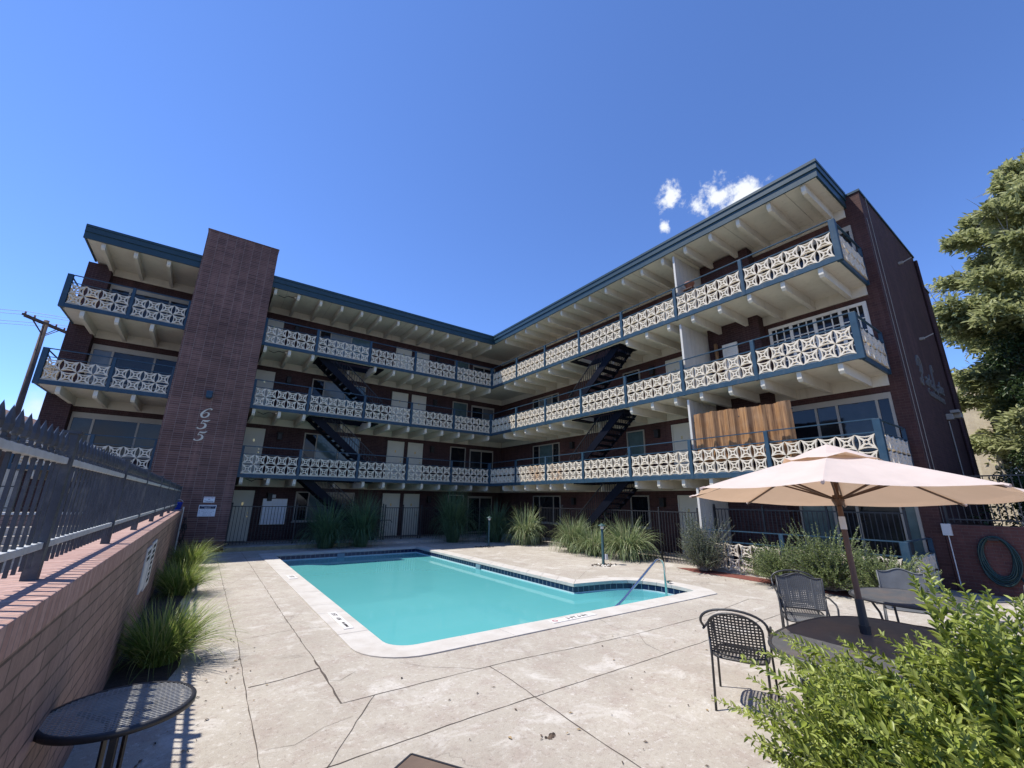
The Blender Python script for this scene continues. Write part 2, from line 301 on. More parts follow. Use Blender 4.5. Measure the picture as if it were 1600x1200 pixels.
def _tile():
    t = NT('navy_waterline_tile'); p = t.sep(t.geo.outputs['Position']); nn = t.sep(t.geo.outputs['True Normal']); ax = t.math('GREATER_THAN', t.math('ABSOLUTE', nn[0]), 0.7)
    u = t.math('ADD', t.math('MULTIPLY', p[0], t.math('SUBTRACT', 1, ax)), t.math('MULTIPLY', p[1], ax))
    b = t.n.new('ShaderNodeTexBrick'); b.offset = 0; t.l.new(t.comb(u, t.math('ADD', p[2], 0.195), 0), b.inputs['Vector']); b.inputs['Scale'].default_value = 1; b.inputs['Brick Width'].default_value = 0.155; b.inputs['Row Height'].default_value = 0.155; b.inputs['Mortar Size'].default_value = 0.006
    b.inputs['Color1'].default_value = (0.004, 0.010, 0.042, 1); b.inputs['Color2'].default_value = (0.006, 0.014, 0.055, 1); b.inputs['Mortar'].default_value = (0.20, 0.24, 0.27, 1)
    return t.set(b.outputs['Color'], 0.15, 0, 0.5)
M['tile'] = _tile()
M['plaster'] = painted('pool_plaster', (0.50, 0.62, 0.64), 0.8, 0.06, 2)
def _water():
    t = NT('milky_pool_water'); r1 = t.noise(2.2, 3, 0.5, dist=0.5); r2 = t.noise(9, 2)
    t.set(t.mix(t.range(t.noise(0.35, 4), 0.3, 0.7), (0.11, 0.425, 0.435), (0.13, 0.455, 0.46)), 0.045, 0, 0.5); t.bsdf.inputs['IOR'].default_value = 1.33
    t.bump(t.math('ADD', r1, t.math('MULTIPLY', r2, 0.15)), 0.06, 0.02)
    tr = t.n.new('ShaderNodeBsdfTransparent'); tr.inputs[0].default_value = (0.55, 0.86, 0.88, 1); ms = t.n.new('ShaderNodeMixShader'); t.l.new(t.range(t.sep(t.geo.outputs['Position'])[0], 7.2, 8.7, 0.2, 0.6, True), ms.inputs[0])
    t.l.new(t.bsdf.outputs[0], ms.inputs[1]); t.l.new(tr.outputs[0], ms.inputs[2]); t.l.new(ms.outputs[0], t.n['Material Output'].inputs[0]); return t.mat
M['water'] = _water()
def _fabric():
    t = NT('sand_umbrella_fabric'); f = t.noise(4, 5); k = t.range(f, 0.3, 0.7, 0.93, 1.05); cc = t.mix(1.0, (0.70, 0.605, 0.55), t.comb(k, k, k), 'MULTIPLY'); w = t.noise(260, 2); t.bump(w, 0.15, 0.002)
    t.set(cc, 0.9, 0, 0.15); tr = t.n.new('ShaderNodeBsdfTranslucent'); tr.inputs[0].default_value = (0.62, 0.40, 0.235, 1); ms = t.n.new('ShaderNodeMixShader'); ms.inputs[0].default_value = 0.36
    t.l.new(t.bsdf.outputs[0], ms.inputs[1]); t.l.new(tr.outputs[0], ms.inputs[2]); t.l.new(ms.outputs[0], t.n['Material Output'].inputs[0]); return t.mat
M['fabric'] = _fabric()
def _bamboo():
    t = NT('bamboo_reed'); p = t.sep(t.geo.outputs['Position']); f = t.noise(1, 5, 0.6, t.comb(t.math('MULTIPLY', p[0], 30), t.math('MULTIPLY', p[1], 24), t.math('MULTIPLY', p[2], 1.2))); g = t.noise(3, 4)
    cc = t.mix(t.range(f, 0.3, 0.7), (0.10, 0.04, 0.016), (0.42, 0.225, 0.095)); cc = t.mix(t.range(g, 0.4, 0.7, 0, 0.5), cc, (0.33, 0.21, 0.12)); t.bump(f, 0.8, 0.01); return t.set(cc, 0.7, 0, 0.3)
M['bamboo'] = _bamboo()
def _tabletop():
    t = NT('weathered_dark_tabletop'); f = t.noise(2.0, 7, 0.65); g = t.noise(14, 5, 0.6)
    cc = t.mix(t.range(f, 0.5, 0.72, 0, 0.55), (0.07, 0.074, 0.078), (0.165, 0.115, 0.085)); cc = t.mix(t.range(g, 0.5, 0.75, 0, 0.4), cc, (0.16, 0.155, 0.14)); t.bump(g, 0.15, 0.004); return t.set(cc, 0.5, 0, 0.4)
M['tabletop'] = _tabletop()
M['mesh_grey'] = painted('grey_mesh_paint', (0.10, 0.105, 0.11), 0.5, 0.2, 6)
M['iron_grey'] = painted('charcoal_furniture_iron', (0.03, 0.031, 0.034), 0.42, 0.25, 10, spec=0.5)
M['brown_top'] = painted('brown_resin_top', (0.13, 0.092, 0.066), 0.55, 0.2, 7)
M['pampas_sun'] = leaf_mat('sunlit_pampas_blades', [(0.08, 0.13, 0.045), (0.18, 0.24, 0.10), (0.28, 0.34, 0.17), (0.38, 0.37, 0.21)], 0.3)  # paler blades for clumps in the sun, sunlight put into the colour
M['pampas_shade'] = leaf_mat('shaded_pampas_blades', [(0.05, 0.095, 0.045), (0.08, 0.14, 0.07), (0.12, 0.19, 0.09)], 0.3)  # darker copy for clumps in the building's shade, shade put into the colour
M['fountain'] = leaf_mat('fountain_grass_blades', [(0.09, 0.15, 0.025), (0.17, 0.25, 0.045), (0.29, 0.36, 0.085), (0.40, 0.39, 0.16)], 0.35)
M['privet'] = leaf_mat('privet_leaves', [(0.19, 0.24, 0.034), (0.285, 0.34, 0.058), (0.40, 0.44, 0.12), (0.12, 0.17, 0.028)], 0.34, 0.38)
M['shrub'] = leaf_mat('shrub_leaves', [(0.09, 0.135, 0.04), (0.17, 0.215, 0.075), (0.24, 0.28, 0.12)], 0.3)
M['shrub_grey'] = leaf_mat('greyish_shrub_leaves', [(0.075, 0.10, 0.05), (0.12, 0.145, 0.085), (0.17, 0.19, 0.12)], 0.28)
M['conifer'] = leaf_mat('conifer_needles', [(0.19, 0.215, 0.085), (0.345, 0.37, 0.165), (0.47, 0.485, 0.26)], 0.45, 0.6)
M['dark_leaf'] = leaf_mat('dark_tree_leaves', [(0.022, 0.045, 0.014), (0.04, 0.07, 0.022), (0.07, 0.10, 0.035)], 0.25)
M['rail_chalk'] = painted('chalky_rail_iron', (0.42, 0.44, 0.44), 0.6, 0.2, 8, dirt=(0.40, 0.36, 0.28), bump=0.25)
M['pool_mark'] = painted('pale_blue_tile', (0.16, 0.26, 0.31), 0.3, 0.1, 9)
M['mesh_light'] = painted('sunlit_mesh_top', (0.27, 0.27, 0.26), 0.45, 0.2, 6)  # dark mesh coloured pale, sunlight on the top put into the colour
M['partition'] = painted('partition_paint', (0.55, 0.525, 0.47), 0.55, 0.08, 3, streak=0.35)
M['letter'] = painted('tarnished_letters', (0.145, 0.138, 0.13), 0.5, 0.1, 8)
M['coping_mark'] = painted('worn_white_tile', (0.58, 0.56, 0.53), 0.6, 0.08, 9)
M['twig'] = painted('grey_twig', (0.27, 0.25, 0.22), 0.85, 0.3, 10)
M['stem'] = painted('green_stem', (0.16, 0.19, 0.06), 0.6, 0.3, 10)

# ================================================================== THE APARTMENT BUILDING
XB, YB, XW, YW = 12.163, 18.988, 14.35, 21.2        # balcony fronts (right wing X, left wing Y), wall planes
ST = 2.65; ZB = [2.567 + ST * k for k in range(3)]  # underside of the three balcony decks
BO = (14.35, 21.2, 0)
bld = empty('apartment_building', BO, 0, 'L-shaped four storey brown brick apartment block with cream lattice balconies', 'apartment building')
def bb(mb, name, mat, parent=None, **k): return mb.build(name, mat, parent or bld, BO, **k)
# walls
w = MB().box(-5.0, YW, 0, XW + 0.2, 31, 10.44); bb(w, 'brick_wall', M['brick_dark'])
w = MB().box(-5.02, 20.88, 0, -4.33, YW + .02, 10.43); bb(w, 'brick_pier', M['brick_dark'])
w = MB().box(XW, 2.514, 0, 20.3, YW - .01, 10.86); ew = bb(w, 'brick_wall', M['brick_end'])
w = MB().box(20.26, 2.62, 0, 22.45, 20.9, 10.12); bb(w, 'brick_wall', M['brick_end'])
w = MB().box(13.93, 5.62, 0.1, XW + .01, 7.36, 10.44); bb(w, 'brick_pier', M['brick_dark'])
w = MB().box(XW - .03, 2.48, 10.86, 20.33, 2.62, 10.93).box(20.3, 2.59, 10.12, 22.48, 2.7, 10.18).box(XW - .03, 2.62, 10.86, XW + .1, 2.86, 10.93); bb(w, 'parapet_cap', M['roof_trim'])
# tower
w = MB().box(-1.58, 18.838, 0, 0.908, 24.5, 12.16); tower = bb(w, 'brick_tower', M['brick_tower'])
w = MB().box(-1.6, 18.818, 12.16, 0.928, 24.5, 12.2); bb(w, 'tower_cap', M['brick_tower'], tower)
w = MB().box(.0, 18.80, 0.33, 0.93, 18.838, 0.37).box(.0, 18.80, 0.12, 0.93, 18.838, 0.15); bb(w, 'brick_ledge', M['brick_low'], tower)
# roof
def roof_seg(x0, y0, x1, y1): return MB().box(x0, y0, 10.455, x1, y1, 10.93)
roof = bb(MB().box(-4.80, YB, 10.50, XB + .04, 31.2, 10.93).box(XB + .04, 2.9, 10.50, XW - .02, 31.2, 10.931), 'roof', M['cream'])
fx = YB - .035; rx = XB - .035
def lfas(x0, x1):
    m = MB()
    m.box(x0, fx, 10.47, x1, fx + .05, 10.72).box(x0, fx - .035, 10.715, x1, fx + .05, 10.90).box(x0, fx - .06, 10.90, x1, fx + .1, 10.985); return m
f = lfas(-4.88, -1.58); f.box(-4.86, fx + .05, 10.47, -4.81, 20.88, 10.72).box(-4.90, fx + .05, 10.715, -4.81, 20.88, 10.90).box(-4.92, fx + .1, 10.90, -4.81, 20.88, 10.985)
bb(f, 'fascia', M['roof_trim'], roof)
bb(lfas(0.908, rx), 'fascia', M['roof_trim'], roof)
f = MB().box(rx, 2.85, 10.473, rx + .05, fx, 10.722).box(rx - .035, 2.82, 10.717, rx + .05, fx - .036, 10.902).box(rx - .06, 2.80, 10.902, rx + .1, fx - .062, 10.987)
f.box(rx + .05, 2.85, 10.473, XW - .02, 2.90, 10.722).box(rx + .05, 2.82, 10.717, XW - .02, 2.90, 10.902).box(rx + .1, 2.80, 10.902, XW - .04, 2.9, 10.987)
bb(f, 'fascia', M['roof_trim'], roof)
LJ = [1.08, 1.98, 2.90, 3.82, 4.73, 5.63, 6.54, 7.49, 8.39, 9.29, 10.23, 11.09, 12.05]
LLJ = [-4.35, -3.47, -2.52, -1.63]
RJ = [3.24 + .912 * i for i in range(17)]
def joist_mb(axis, c, z0, z1, far):
    """sloped-end joist: axis 'y' runs along +Y from the left front, 'x' along +X from the right front; the nose is cut back at the bottom"""
    h = .055
    if axis == 'y': a = YB + .06; loop = [(c - h, a, z1), (c - h, a, z0 + .07), (c - h, a + .06, z0), (c - h, far, z0), (c - h, far, z1)]; ext = (2 * h, 0, 0)
    else: a = XB + .06; loop = [(a, c - h, z1), (a, c - h, z0 + .07), (a + .06, c - h, z0), (far, c - h, z0), (far, c - h, z1)]; ext = (0, 2 * h, 0)
    return MB().prism(loop, ext)
for c in LJ: bb(joist_mb('y', c, 10.22, 10.51, YW - .05), 'rafter', M['cream'], roof)
for c in LLJ[:3]: bb(joist_mb('y', c, 10.25, 10.51, YW - .05), 'rafter', M['cream'], roof)
for c in RJ: bb(joist_mb('x', c, 10.22, 10.51, XW - .05), 'rafter', M['cream'], roof)
bb(MB().box(-4.33, YW - .045, 10.2, -1.58, YW - .002, 10.50).box(0.908, YW - .045, 10.2, XW - .05, YW - .002, 10.50).box(XW - .045, 2.92, 10.2, XW - .002, YW - .05, 10.50), 'ledger_board', M['cream'], roof)
# thin seams between soffit boards
for i in range(0, 12, 2): c = (LJ[i] + LJ[i + 1]) / 2; bb(MB().box(c - .006, YB + .06, 10.494, c + .006, YW - .06, 10.502), 'soffit_seam', M['frame'], roof)
for i in range(0, 16, 2): c = (RJ[i] + RJ[i + 1]) / 2; bb(MB().box(XB + .06, c - .006, 10.494, XW - .06, c + .006, 10.502), 'soffit_seam', M['frame'], roof)

# ---- breeze block (one block as a filled 2D outline with five holes, extruded)
def make_block():
    cu = bpy.data.curves.new('block', 'CURVE'); cu.dimensions = '2D'; cu.fill_mode = 'BOTH'; cu.extrude = .032; cu.bevel_depth = .0025; cu.bevel_resolution = 0
    def loop(pts):
        sp = cu.splines.new('POLY'); sp.points.add(len(pts) - 1)
        for p, q in zip(sp.points, pts): p.co = (q[0] * .366, q[1] * .366, 0, 1)
        sp.use_cyclic_u = True
    def rot(p, k):
        x, y = p
        for _ in range(k): x, y = -y, x
        return (x, y)
    out = []
    side = [(.488, .488), (.33, .412), (.17, .366), (0, .35), (-.17, .366), (-.33, .412)]
    for k in range(4): out += [rot(p, k) for p in side]
    loop(out)
    for k in range(4): loop([rot(p, k) for p in [(-.272, .345), (-.14, .312), (0, .300), (.14, .312), (.272, .345), (.072, .142), (0, .178), (-.072, .142)]])
    loop([(.128, 0), (0, .128), (-.128, 0), (0, -.128)])
    t = bpy.data.objects.new('block', cu); COL.objects.link(t); dg = bpy.context.evaluated_depsgraph_get()
    me = bpy.data.meshes.new_from_object(t.evaluated_get(dg)); bpy.data.objects.remove(t)
    V = np.array([v.co[:] for v in me.vertices]); me.calc_loop_triangles(); F = np.array([tuple(tr.vertices) for tr in me.loop_triangles])
    if (V[F[:, 1]] - V[F[:, 0]]).size and True: pass
    bpy.data.meshes.remove(me); return V, F
BV, BF = make_block()
def panel(parent, axis, a0, a1, fixed, z0, h=.732):
    L = abs(a1 - a0); n = max(1, round(L / .366)); sx = L / n / .366; sz = h / 2 / .366; Vs = []; Fs = []
    for i in range(n):
        for j in range(2):
            u = a0 + (a1 - a0) * (i + .5) / n + BV[:, 0] * sx; z = z0 + h / 2 * (j + .5) + BV[:, 1] * sz; d = fixed + BV[:, 2]
            Vs.append(np.stack([u, d, z] if axis == 'x' else [d, u, z], 1)); Fs.append(BF + len(BV) * (i * 2 + j))
    V = np.concatenate(Vs) - np.array(BO); o = np_mesh('breeze_block_panel', V, np.concatenate(Fs), M['block'], parent)
    return o
LP = [0.96, 2.97, 5.30, 7.56, 9.88]; RP = [16.72, 14.44, 12.13, 9.79, 7.44, 5.17]
def posts_and_rails(bal, zb, kind):
    """railing of one balcony: end/corner posts, slim posts, a thin top rail, a bar above the blocks"""
    pz = zb + 1.19
    def post(x0, y0, x1, y1): bb(MB().box(x0, y0, zb - .005, x1, y1, pz), 'post', M['navy'], bal, bevel=.004)
    if kind == 'LL':
        post(-4.95, YB - .008, -4.81, YB + .13); post(-3.275, YB - .008, -3.185, YB + .075); post(-1.66, YB - .008, -1.585, YB + .075)
        panel(bal, 'x', -4.81, -3.275, YB + .055, zb + .135); panel(bal, 'x', -3.185, -1.66, YB + .055, zb + .135)
        bb(MB().bar((-4.8, YB + .03, pz - .015), (-1.6, YB + .03, pz - .015), .035, .03).bar((-4.8, YB + .03, zb + .90), (-1.66, YB + .03, zb + .90), .03, .02)
           .bar((-4.88, YB + .13, pz - .015), (-4.88, YW - .3, pz - .015), .035, .03).bar((-4.88, YB + .13, pz - .1), (-4.88, YB + .75, zb + .95), .03, .03), 'top_rail', M['navy'], bal)
        panel(bal, 'y', YB + .14, YW - .34, -4.885, zb + .135)
    if kind == 'L':
        post(0.912, YB - .008, 1.005, YB + .075)
        for c in LP[1:]: post(c - .05, YB - .008, c + .05, YB + .075)
        ed = [1.005] + [v for c in LP[1:] for v in (c - .05, c + .05)] + [XB - .07]
        for i in range(0, len(ed), 2): panel(bal, 'x', ed[i], ed[i + 1], YB + .055, zb + .135)
        post(XB - .07, YB - .012, XB + .07, YB + .13)
        bb(MB().bar((1.0, YB + .03, pz - .015), (XB - .07, YB + .03, pz - .015), .035, .03).bar((1.0, YB + .055, zb + .885), (XB - .07, YB + .055, zb + .885), .03, .018), 'top_rail', M['navy'], bal)
    if kind in ('R', 'P'):
        top = YB - .012 if kind == 'R' else 7.40
        ps = [c for c in RP if c < top - .3]
        for c in ps: post(XB - .008, c - .05, XB + .075, c + .05)
        post(XB - .012, 2.72, XB + .13, 2.86)
        if kind == 'P': post(XB - .008, 7.36, XB + .075, 7.45); top = 7.36
        ed = [top] + [v for c in ps for v in (c + .05, c - .05)] + [2.86]
        for i in range(0, len(ed), 2): panel(bal, 'y', ed[i + 1], ed[i], XB + .055, zb + .135)
        panel(bal, 'x', XB + .13, XW - .05, 2.785, zb + .135)
        post(XW - .05, 2.745, XW - .004, 2.83)
        bb(MB().bar((XB + .03, 2.80, pz + .005), (XB + .03, top, pz + .005), .05, .025).bar((XB + .055, 2.86, zb + .895), (XB + .055, top, zb + .895), .04, .03)
           .bar((XB + .1, 2.785, pz + .005), (XW - .01, 2.785, pz + .005), .05, .025).bar((XB + .13, 2.785, zb + .895), (XW - .05, 2.785, zb + .895), .03, .02), 'top_rail', M['navy'], bal)
for k, zb in enumerate(ZB):
    z0, z1 = zb + .02, zb + .18
    # short balcony left of the tower
    bal = bb(MB().box(-4.88, YB + .05, z0, -1.58, YW - .002, z1), 'balcony', M['cream'])
    bb(MB().box(-4.93, YB, zb, -1.58, YB + .05, zb + .135).box(-4.93, YB + .05, zb, -4.88, YW - .32, zb + .135), 'fascia_beam', M['navy'], bal)
    for c in LLJ[:3]: bb(joist_mb('y', c, zb - .26, zb + .03, YW - .05), 'joist', M['cream'], bal)
    bb(MB().box(-4.33, YW - .045, zb - .28, -1.58, YW - .003, zb + .021), 'ledger_board', M['cream'], bal)
    posts_and_rails(bal, zb, 'LL')
    # left wing
    bal = bb(MB().box(.908, YB + .05, z0, 3.15, YW - .002, z1).box(5.65, YB + .05, z0, XB, YW - .002, z1).box(3.15, YB + .05, z0, 5.65, 19.28, z1).box(3.15, 20.32, z0, 5.65, YW - .002, z1), 'balcony', M['cream'])
    bb(MB().box(.908, YB, zb, XB + .0, YB + .05, zb + .135), 'fascia_beam', M['navy'], bal)
    for c in LJ:
        if 3.1 < c < 5.6: bb(MB().box(c - .055, 20.4, zb - .26, c + .055, YW - .05, zb + .02), 'joist', M['cream'], bal)
        else: bb(joist_mb('y', c, zb - .26, zb + .03, YW - .05), 'joist', M['cream'], bal)
    bb(MB().box(.908, YW - .045, zb - .28, XW - .05, YW - .003, zb + .021), 'ledger_board', M['cream'], bal)
    bb(MB().box(3.12, 19.25, zb - .03, 3.16, 20.35, zb + .185).box(5.64, 19.25, zb - .03, 6.1, 20.35, zb + .019).box(3.16, 20.31, zb - .03, 5.64, 20.35, zb + .185).box(3.16, 19.25, zb - .03, 5.64, 19.285, zb + .185), 'stairwell_trim', M['stair_paint'], bal)
    posts_and_rails(bal, zb, 'L')
    # right wing
    bal = bb(MB().box(XB + .05, 2.83, z0, XW - .002, 10.1, z1).box(XB + .05, 12.6, z0, XW - .002, YW - .004, z1).box(XB + .05, 10.1, z0, 12.4, 12.6, z1).box(13.42, 10.1, z0, XW - .002, 12.6, z1), 'balcony', M['cream'])
    bb(MB().box(XB, 2.78, zb, XB + .05, YB + .05, zb + .136).box(XB + .05, 2.78, zb, XW - .004, 2.83, zb + .136), 'fascia_beam', M['navy'], bal)
    for c in RJ:
        if 10.1 < c < 12.6: bb(MB().box(13.5, c - .055, zb - .26, XW - .05, c + .055, zb + .02), 'joist', M['cream'], bal)
        else: bb(joist_mb('x', c, zb - .26, zb + .03, XW - .05), 'joist', M['cream'], bal)
    bb(MB().box(XW - .045, 2.84, zb - .28, XW - .003, YW - .06, zb + .021), 'ledger_board', M['cream'], bal)
    bb(MB().box(12.37, 10.06, zb - .03, 13.45, 10.1, zb + .185).box(12.37, 12.6, zb - .03, 13.45, 12.9, zb + .019).box(13.41, 10.1, zb - .03, 13.45, 12.6, zb + .185).box(12.37, 10.1, zb - .03, 12.405, 12.6, zb + .185), 'stairwell_trim', M['stair_paint'], bal)
    posts_and_rails(bal, zb, 'R')
pat = bb(MB().box(XB + .05, 2.83, -.05, XW - .002, 7.4, .09), 'balcony', M['concrete']); posts_and_rails(pat, -.083, 'P')

# ---- openings on the two wall planes
def pb(mb, wall, a0, z0, a1, z1, d0, d1):
    if wall == 'L': return mb.box(a0, YW - d1, z0, a1, YW - d0, z1)
    return mb.box(XW - d1, a0, z0, XW - d0, a1, z1)
def door(wall, a0, a1, zf, h=2.03):
    d = bb(pb(MB(), wall, a0 + .05, zf + .02, a1 - .05, zf + h - .05, .0, .03), 'door', M['door'])
    f = MB(); pb(f, wall, a0, zf, a0 + .05, zf + h, -.01, .06); pb(f, wall, a1 - .05, zf, a1, zf + h, -.01, .06); pb(f, wall, a0 + .05, zf + h - .05, a1 - .05, zf + h, -.01, .06); bb(f, 'door_frame', M['door'], d)
    hs = a1 - .13 if wall == 'L' else a0 + .13
    k = MB(); pb(k, wall, hs - .025, zf + .95, hs + .025, zf + 1.0, .03, .085); pb(k, wall, hs - .02, zf + 1.1, hs + .02, zf + 1.14, .03, .05); bb(k, 'handle', M['brass'], d)
    c = (a0 + a1) / 2; k = MB(); pb(k, wall, c - .035, zf + 1.42, c + .035, zf + 1.54, .03, .045); bb(k, 'door_knocker', M['brass'], d)
    return d
def window(wall, a0, a1, z0, z1, cuts, mats, fm=None, rows=1, fw=.05, head=0.0):
    fm = fm or M['frame']; f = MB(); es = [a0] + list(cuts) + [a1]
    pb(f, wall, a0, z0, a1, z0 + fw, .001, .05); pb(f, wall, a0, z1 - fw - head, a1, z1, .001, .05)
    for i, e in enumerate(es):
        c = min(max(e, a0 + fw / 2), a1 - fw / 2); pb(f, wall, c - fw / 2, z0 + fw, c + fw / 2, z1 - fw - head, .001, .05)
    wd = bb(f, 'window', fm)
    s = MB(); pb(s, wall, a0 - .04, z0 - .05, a1 + .04, z0 - .002, .001, .09); bb(s, 'sill', fm, wd)
    for i in range(len(es) - 1): bb(pb(MB(), wall, es[i] + (fw if i == 0 else fw / 2), z0 + fw, es[i + 1] - (fw if i == len(es) - 2 else fw / 2), z1 - fw - head, .003, .016), 'pane', M[mats[i % len(mats)]], wd)
    return wd
FL = [0.1] + [zb + .18 for zb in ZB]
for k, zf in enumerate(FL):
    top = [2.12, 4.75, 7.36, 9.88][k]; h = top - zf
    door('L', 1.03, 1.77, zf, h); door('L', 7.28, 8.16, zf, h); door('L', 8.38, 9.22, zf, h)
    window('L', 3.36, 5.9, zf + .75, top, [3.90, 4.9], [['glass', 'curtain', 'glass'], ['glass', 'curtain', 'curtain'], ['glass', 'blind', 'curtain'], ['glass', 'blind', 'curtain']][k])
    window('L', 10.88, 11.86, zf + .8, top, [], [['glass'], ['glass'], ['curtain'], ['curtain']][k])
    window('L', 12.14, 13.74, zf + .03, top - .05, [12.92], [['glass', 'dim'], ['dim', 'glass'], ['glass', 'sheer'], ['dim', 'glass']][k], head=.06)
    door('R', 8.62, 9.42, zf, h)
    window('R', 15.88, 18.04, zf + .7, top, [16.4, 17.5], [['glass', 'dim', 'glass'], ['dim', 'curtain', 'glass'], ['glass', 'sheer', 'dim'], ['dim', 'glass', 'glass']][k])
    window('R', 10.7, 11.6, zf + .8, top, [], [['glass'], ['curtain'], ['glass'], ['glass']][k])
    if k == 2:   # french windows with small panes, white
        wd = window('R', 2.92, 5.5, zf + .03, top + .06, [3.55, 4.2, 4.85], ['glass'], M['white'], fw=.09)
        m = MB()
        for e0, e1 in ((2.92, 3.55), (3.55, 4.2), (4.2, 4.85), (4.85, 5.5)):
            for i in (1, 2): c = e0 + (e1 - e0) * i / 3; pb(m, 'R', c - .015, zf + .13, c + .015, top - .04, .017, .045)
            for i in range(1, 5): z = zf + .12 + (top - .06 - zf - .12) * i / 5; pb(m, 'R', e0 + .05, z - .015, e1 - .05, z + .015, .018, .042)
        bb(m, 'glazing_bar', M['white'], wd)
    else: window('R', 2.86, 5.45, zf + .03, top, [3.18, 4.08, 4.6], [['curtain', 'dim', 'glass', 'curtain'], ['glass', 'dim', 'dim', 'glass'], ['glass'], ['dim', 'glass', 'glass', 'dim']][k], fw=.06, head=.1)
    # wide windows left of the tower
    window('L', -4.3, -1.58, zf + .5, top - .02, [-3.7, -2.45], [['dim', 'glass', 'dim'], ['dim', 'glass', 'dim'], ['sheer', 'dim', 'glass'], ['glass', 'dim', 'glass']][k], fw=.06, head=.14)
    for wall, a in (('L', 2.35), ('L', 9.75), ('R', 10.05), ('R', 14.9)):
        m = MB(); pb(m, wall, a - .09, top - .42, a + .09, top - .14, .0, .17); pb(m, wall, a - .11, top - .14, a + .11, top - .1, .0, .2); bb(m, 'wall_light', M['black'], bevel=.01)
    # white board partition between two balconies
    if k: 
        p = MB()
        for i in range(8): x = 12.33 + i * .252; p.box(x, 7.38, zf + .02, x + .236, 7.42, [0, 4.92, 7.56, 10.21][k] + .16)
    else:
        p = MB()
        for i in range(8): x = 12.33 + i * .252; p.box(x, 7.38, .12, x + .236, 7.42, 2.2)
    p.box(12.33, 7.392, zf + .03, 14.33, 7.408, [2.15, 5.02, 7.66, 10.3][k]); p.box(12.29, 7.365, zf + .0, 12.33, 7.435, [2.3, 5.08, 7.72, 10.36][k]); bb(p, 'partition_screen', M['partition'])
# ---- staircases
def stairs(wall, zt, zl):
    rise = (zt - zl) / 14; run = 3.05 / 13
    def P(s, t, z): return (3.17 + s, 19.36 + t, z) if wall == 'L' else (12.45 + t, 10.12 + s, z)
    def pr(loop, t0, t1): return MB().prism([P(s, t0, z) for s, z in loop], Vector(P(0, t1, 0)) - Vector(P(0, t0, 0)))
    L = 3.05; ang = (zt - zl) / (L + .25)
    st = bb(pr([(-.05, zt + .10), (.12, zt + .10), (L + .22, zl + .14), (L + .22, zl + .0), (L - .04, zl + .0), (-.05, zt - .17)], 0, .05), 'staircase', M['stair_paint'])
    bb(pr([(-.02, zt - .12), (.1, zt - .12), (L, zl + .02), (L - .1, zl + .0), (-.02, zt - .2)], .80, .83), 'stringer', M['stair_paint'], st)
    for i in range(13):
        z = zt - rise * (i + 1); s = run * i
        bb(pr([(s, z), (s + .27, z), (s + .27, z - .045), (s, z - .045)], .052, .90), 'tread', M['stair_paint'], st)
    for t in (.03, .87):
        r = MB(); a = P(0, t, zt + .85); b = P(L, t, zl + .9); r.bar(a, b, .04, .03); r.bar(P(0, t, zt + .12), P(L, t, zl + .16), .025, .02)
        for i in range(27): s = L * i / 26; zz = zt + (zl - zt) * i / 26; r.bar(P(s, t, zz + .1), P(s, t, zz + .86), .016 if 0 < i < 26 else .04)
        bb(r, 'handrail', M['black_iron'], st)
for k in range(3):
    stairs('L', FL[k + 1], FL[k]); stairs('R', FL[k + 1], FL[k])
# ---- numbers and lettering fixed to the brick
def stroke(pts, wd, n=6):
    """calligraphic ribbon: list of (x, y), widths -> smooth outline polygons (quads)"""
    P = [Vector((x, y)) for x, y in pts]; out = []
    for i in range(len(P) - 1):
        p0, p1, p2, p3 = P[max(i - 1, 0)], P[i], P[i + 1], P[min(i + 2, len(P) - 1)]
        for k in range(n + (i == len(P) - 2)):
            t = k / n; q = .5 * ((2 * p1) + (p2 - p0) * t + (2 * p0 - 5 * p1 + 4 * p2 - p3) * t * t + (3 * p1 - p0 - 3 * p2 + p3) * t ** 3)
            out.append((q, wd[i] + (wd[i + 1] - wd[i]) * t))
    L, Rr = [], []
    for i, (q, wv) in enumerate(out):
        d = out[min(i + 1, len(out) - 1)][0] - out[max(i - 1, 0)][0]; d.normalize(); nrm = Vector((-d.y, d.x)); L.append(q + nrm * wv / 2); Rr.append(q - nrm * wv / 2)
    return L, Rr
DIG = {'6': [([(.93, .9), (.82, 1.0), (.6, .93), (.33, .68), (.14, .34), (.2, .07), (.42, 0), (.64, .14), (.74, .4), (.6, .55), (.42, .5), (.26, .32)], [.16, .1, .06, .15, .2, .17, .08, .14, .17, .08, .05, .03])],
       '5': [([(.42, .9), (.62, .86), (.82, .89), (1.02, 1.02)], [.1, .17, .15, .02]), ([(.43, .92), (.36, .72), (.3, .55)], [.07, .06, .05]), ([(.3, .55), (.5, .61), (.69, .48), (.68, .22), (.45, .02), (.2, 0), (.06, .1)], [.04, .08, .17, .2, .1, .08, .18])]}
for ch, zc, xc in (('6', 4.81, -.40), ('5', 4.39, -.42), ('5', 3.965, -.44)):
    m = MB()
    for pts, wd in DIG[ch]:
        Ls, Rs = stroke(pts, wd)
        for i in range(len(Ls) - 1):
            q = [Ls[i], Rs[i], Rs[i + 1], Ls[i + 1]]; m.prism([(xc + (p.x - .5) * .36, 18.818, zc + (p.y - .5) * .34) for p in q], (0, -.012 - .0004 * (i % 2), 0))
    bb(m, 'house_number', M['cream'], tower)
m = MB()
for x, z in ((-.42, 3.72), (-.36, 3.71), (-.5, 3.69), (-.46, 3.45), (-.38, 3.44), (-.5, 3.3), (-.42, 3.28)): m.box(x, 18.832, z, x + .03, 18.8375, z + .02)
bb(m, 'adhesive_residue', M['brick_low'], tower)
